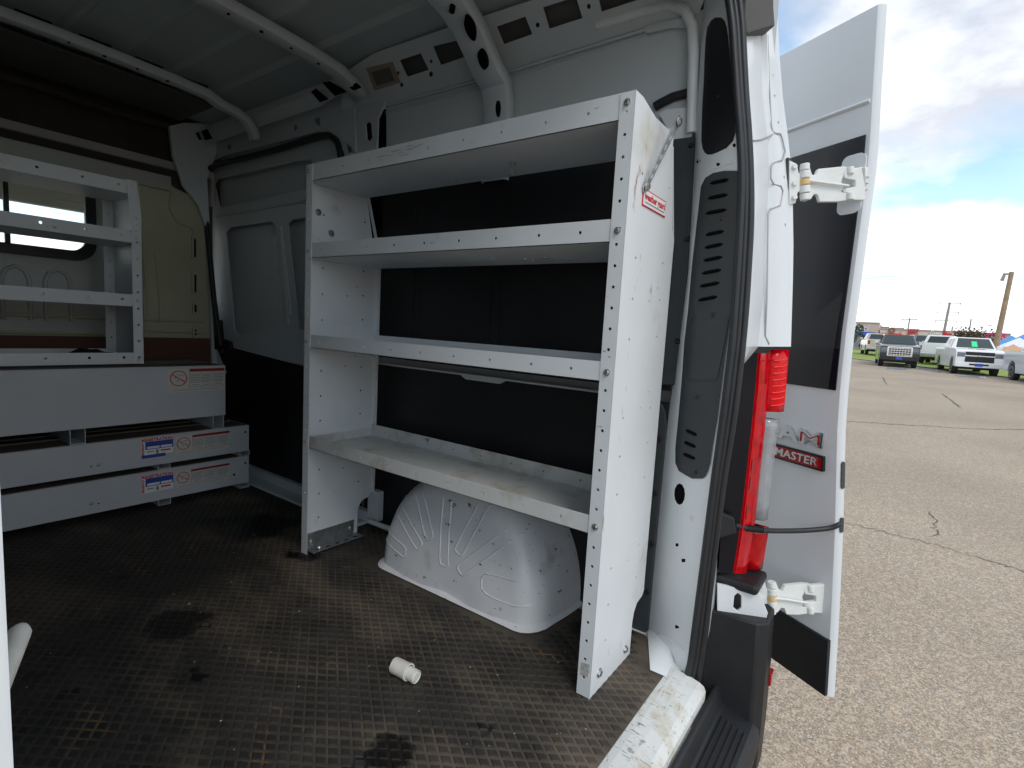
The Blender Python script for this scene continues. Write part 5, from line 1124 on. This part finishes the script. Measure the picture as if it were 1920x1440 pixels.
text('T Mobile', 1.5, M_wht, (FX-.32, (q0.y+q1.y)/2, zc), (0, -1, 0), (0, 0, 1), sg, 'sign_lettering', .04, fit=abs(q0.y-q1.y)*.86, bold=.03)
for x in (1657, 1685, 1713, 1744, 1775):
    q = at(x, 616, 'x', FX+9); b = MB(); z_ = at(x, 612.5+(x-1657)*.075, 'x', FX+9).z; b.box((FX+8, q.y-.9, z_-.5), (FX+11, q.y+.9, z_)); b.build('rooftop_unit', mat('rooftop unit grey', (.25, .25, .25), .7), rM)

# ---- poles and wires
M_wood = mat('weathered pole wood', (.36, .25, .17), .9, var=.25, vscale=3); M_stl = mat('dull steel', (.28, .27, .26), .6)
def pole(name, label, top, bot, dist, r0, r1, m, arms=(), group=None):
    a = at(*top, 'x', dist); c = at(*bot, 'x', dist); c.z = gz(dist, c.y)-.1; a.x = c.x; c.y = a.y+(c.y-a.y)*1.0
    t_ = thing(name, label, 'pole', (c.x, c.y, c.z), group)
    b = MB(); b.cyl(c, a, r0, r1, 12); b.build('shaft', m, t_, smooth=40)
    for f, w, hs in arms:
        p = c.lerp(a, f); b = MB(); b.box((p.x-.08, p.y-w, p.z-.1), (p.x+.08, p.y+w, p.z+.1)); ar = b.build('crossarm', m, t_)
        for sgn in (-1, 1):
            b = MB(); b.cyl((p.x, p.y+sgn*(w-.15), p.z-hs), (p.x, p.y+sgn*(w-.15), p.z+.05), .07, .1, 8); b.build('insulator', M_stl, ar)
    return t_, a
_, pt = pole('utility_pole', 'tall bare wooden pole leaning right at the far right, near the silver pickup', (1897, 510), (1866, 646), 62, .24, .17, M_wood)
b = MB(); b.box((pt.x-.1, pt.y+.0, pt.z-.25), (pt.x+.1, pt.y+.55, pt.z-.1), None); b.cyl((pt.x, pt.y+.55, pt.z-.75), (pt.x, pt.y+.45, pt.z-.2), .14, .1, 8); b.split('pole_bracket', M_stl, _)
pole('transmission_pole', 'tall three-armed transmission pole rising behind the store row', (1781, 567), (1768, 624), 210, .45, .3, M_stl, ((.985, 2.7, .9), (.80, 2.7, .9), (.62, 2.7, .9)))
pole('utility_pole', 'thin pole with one crossarm behind the roof left of the transmission pole', (1706, 596), (1701, 620), 170, .22, .15, M_stl, ((.95, 1.6, .3),))
pole('utility_pole', 'thin plain pole standing between the transmission pole and the leaning pole', (1821, 598), (1816, 628), 170, .22, .15, M_stl)
pole('utility_pole', 'short pole just right of the foot of the transmission pole', (1786, 612), (1784, 626), 170, .2, .15, M_stl)
for y_ in (508, 513):
    a = at(1500, y_+1, 'x', 63); c = at(2050, y_+3, 'x', 63); P_ = [a.lerp(c, k/12)-V((0, 0, .5*4*(k/12)*(1-k/12))) for k in range(13)]
    b = MB(); b.tube(P_, .018, 5); tag(b.build('power_line', M_stl), 'thin power line crossing the sky, %s of the pair' % ('upper' if y_ == 508 else 'lower'), 'cable')
# ---- bushes
M_leaf = mat('shrub leaves', (.055, .085, .03), .8, var=.5, vscale=1.5); M_leafb = mat('dry shrub leaves', (.13, .095, .045), .8, var=.5, vscale=1.5); M_bark = mat('bark', (.10, .075, .05), .9)
def tree(label, pos, h, w, m, seed):
    r = random.Random(seed); z0 = gz(pos.x, pos.y); t_ = thing('small_tree', label, 'tree', (pos.x, pos.y, z0))
    b = MB(); b.tube([(pos.x, pos.y, z0), (pos.x+.05, pos.y, z0+h*.4), (pos.x, pos.y+.1, z0+h*.7)], [.09, .07, .03], 6)
    for k in range(4): a = k*1.6; b.tube([(pos.x, pos.y, z0+h*(.3+.07*k)), (pos.x+math.cos(a)*w*.35, pos.y+math.sin(a)*w*.35, z0+h*(.6+.08*k))], [.04, .015], 5)
    b.build('trunk', M_bark, t_, smooth=60)
    b = MB()
    cl = [(r.uniform(-.35, .35)*w, r.uniform(-.4, .4)*w, r.uniform(.4, .92)*h, r.uniform(.16, .28)*w) for _ in range(14)]
    for _ in range(900):
        cx, cy, cz, cr_ = r.choice(cl); d_ = V((r.gauss(0, 1), r.gauss(0, 1), r.gauss(0, .8))); d_ = d_.normalized()*cr_*r.uniform(.5, 1.1)
        p = V((pos.x+cx, pos.y+cy, z0+cz))+d_; s_ = r.uniform(.08, .17); u = V((r.gauss(0, 1), r.gauss(0, 1), r.gauss(0, 1))).normalized()*s_; v = u.cross(V((r.gauss(0, 1), r.gauss(0, 1), r.gauss(0, 1))).normalized())
        b.quad(p-u, p-v, p+u, p+v)
    b.build('crown', m, t_)
tree('dark green street tree standing in front of the Dental store', pz(1594, 96), 3.6, 2.4, M_leaf, 1)
tree('reddish brown shrubby tree left of the foot of the leaning pole', pz(1828, 92), 3.6, 4.4, M_leafb, 2)
tree('low brown shrub beside the store row, left of the pink sign', pz(1812, 96), 2.8, 3, M_leafb, 3)
# ---- bright canopies at the right edge
M_cb = mat('canopy blue', (.10, .30, .62), .6); M_cw = mat('canopy white', (.75, .77, .80), .6); M_co = mat('canopy orange', (.60, .35, .20), .6)
for i, (px, d, w, h, m, lb, ln) in enumerate(((1893, 70, 2.6, 2.5, M_cb, 'blue pointed canopy tent', 'leftmost of the row right of the leaning pole'), (1908, 66, 2.6, 2.3, M_cw, 'white pointed canopy tent', 'between the blue and the orange one'), (1899, 62, 1.8, 1.7, M_co, 'small orange canopy tent', 'low in front of the blue one'), (1925, 68, 2.8, 2.9, M_cb, 'tall blue canopy tent', 'at the right edge of the photo'))):
    p = pz(px, d); z0 = gz(p.x, p.y); t_ = thing('canopy_tent', lb+', '+ln, 'tent', (p.x, p.y, z0), 'canopy tents beyond the road'); e_ = w/2
    b = MB(); ap = V((p.x, p.y, z0+h)); cs_ = [V((p.x+sx*e_, p.y+sy*e_, z0+h*.62)) for sx, sy in ((-1, -1), (1, -1), (1, 1), (-1, 1))]; i0 = b.add(cs_+[ap]+[c-V((0, 0, .35)) for c in cs_])
    for k in range(4): b.face((i0+k, i0+(k+1) % 4, i0+4)); b.face((i0+k, i0+(k+1) % 4, i0+5+(k+1) % 4, i0+5+k))
    b.build('roof', m, t_)
    for c in cs_: b = MB(); b.cyl((c.x, c.y, z0), c, .05, k=6); b.build('leg', M_cw, t_)

# ---- flakes of dirt scattered on the mat
r = random.Random(21); b = MB()
for k in range(90):
    x = r.uniform(-1.1, .2); y = r.uniform(.1, 2.3); s_ = r.uniform(.0012, .0035)*(2.2 if r.random() < .06 else 1); a_ = r.uniform(0, 3)
    P_ = [V((x+math.cos(a_+q*1.57)*s_*r.uniform(.6, 1.3), y+math.sin(a_+q*1.57)*s_*r.uniform(.6, 1.3), .004)) for q in range(4)]; i0 = b.add(P_+[V((x, y, .006))])
    for q in range(4): b.face((i0+q, i0+(q+1) % 4, i0+4))
db = b.build('dirt_flakes', mat('pale grit', (.42, .38, .30), .8), kind='stuff'); tag(db, 'pale grit and flakes scattered over the rubber mat', 'dirt')
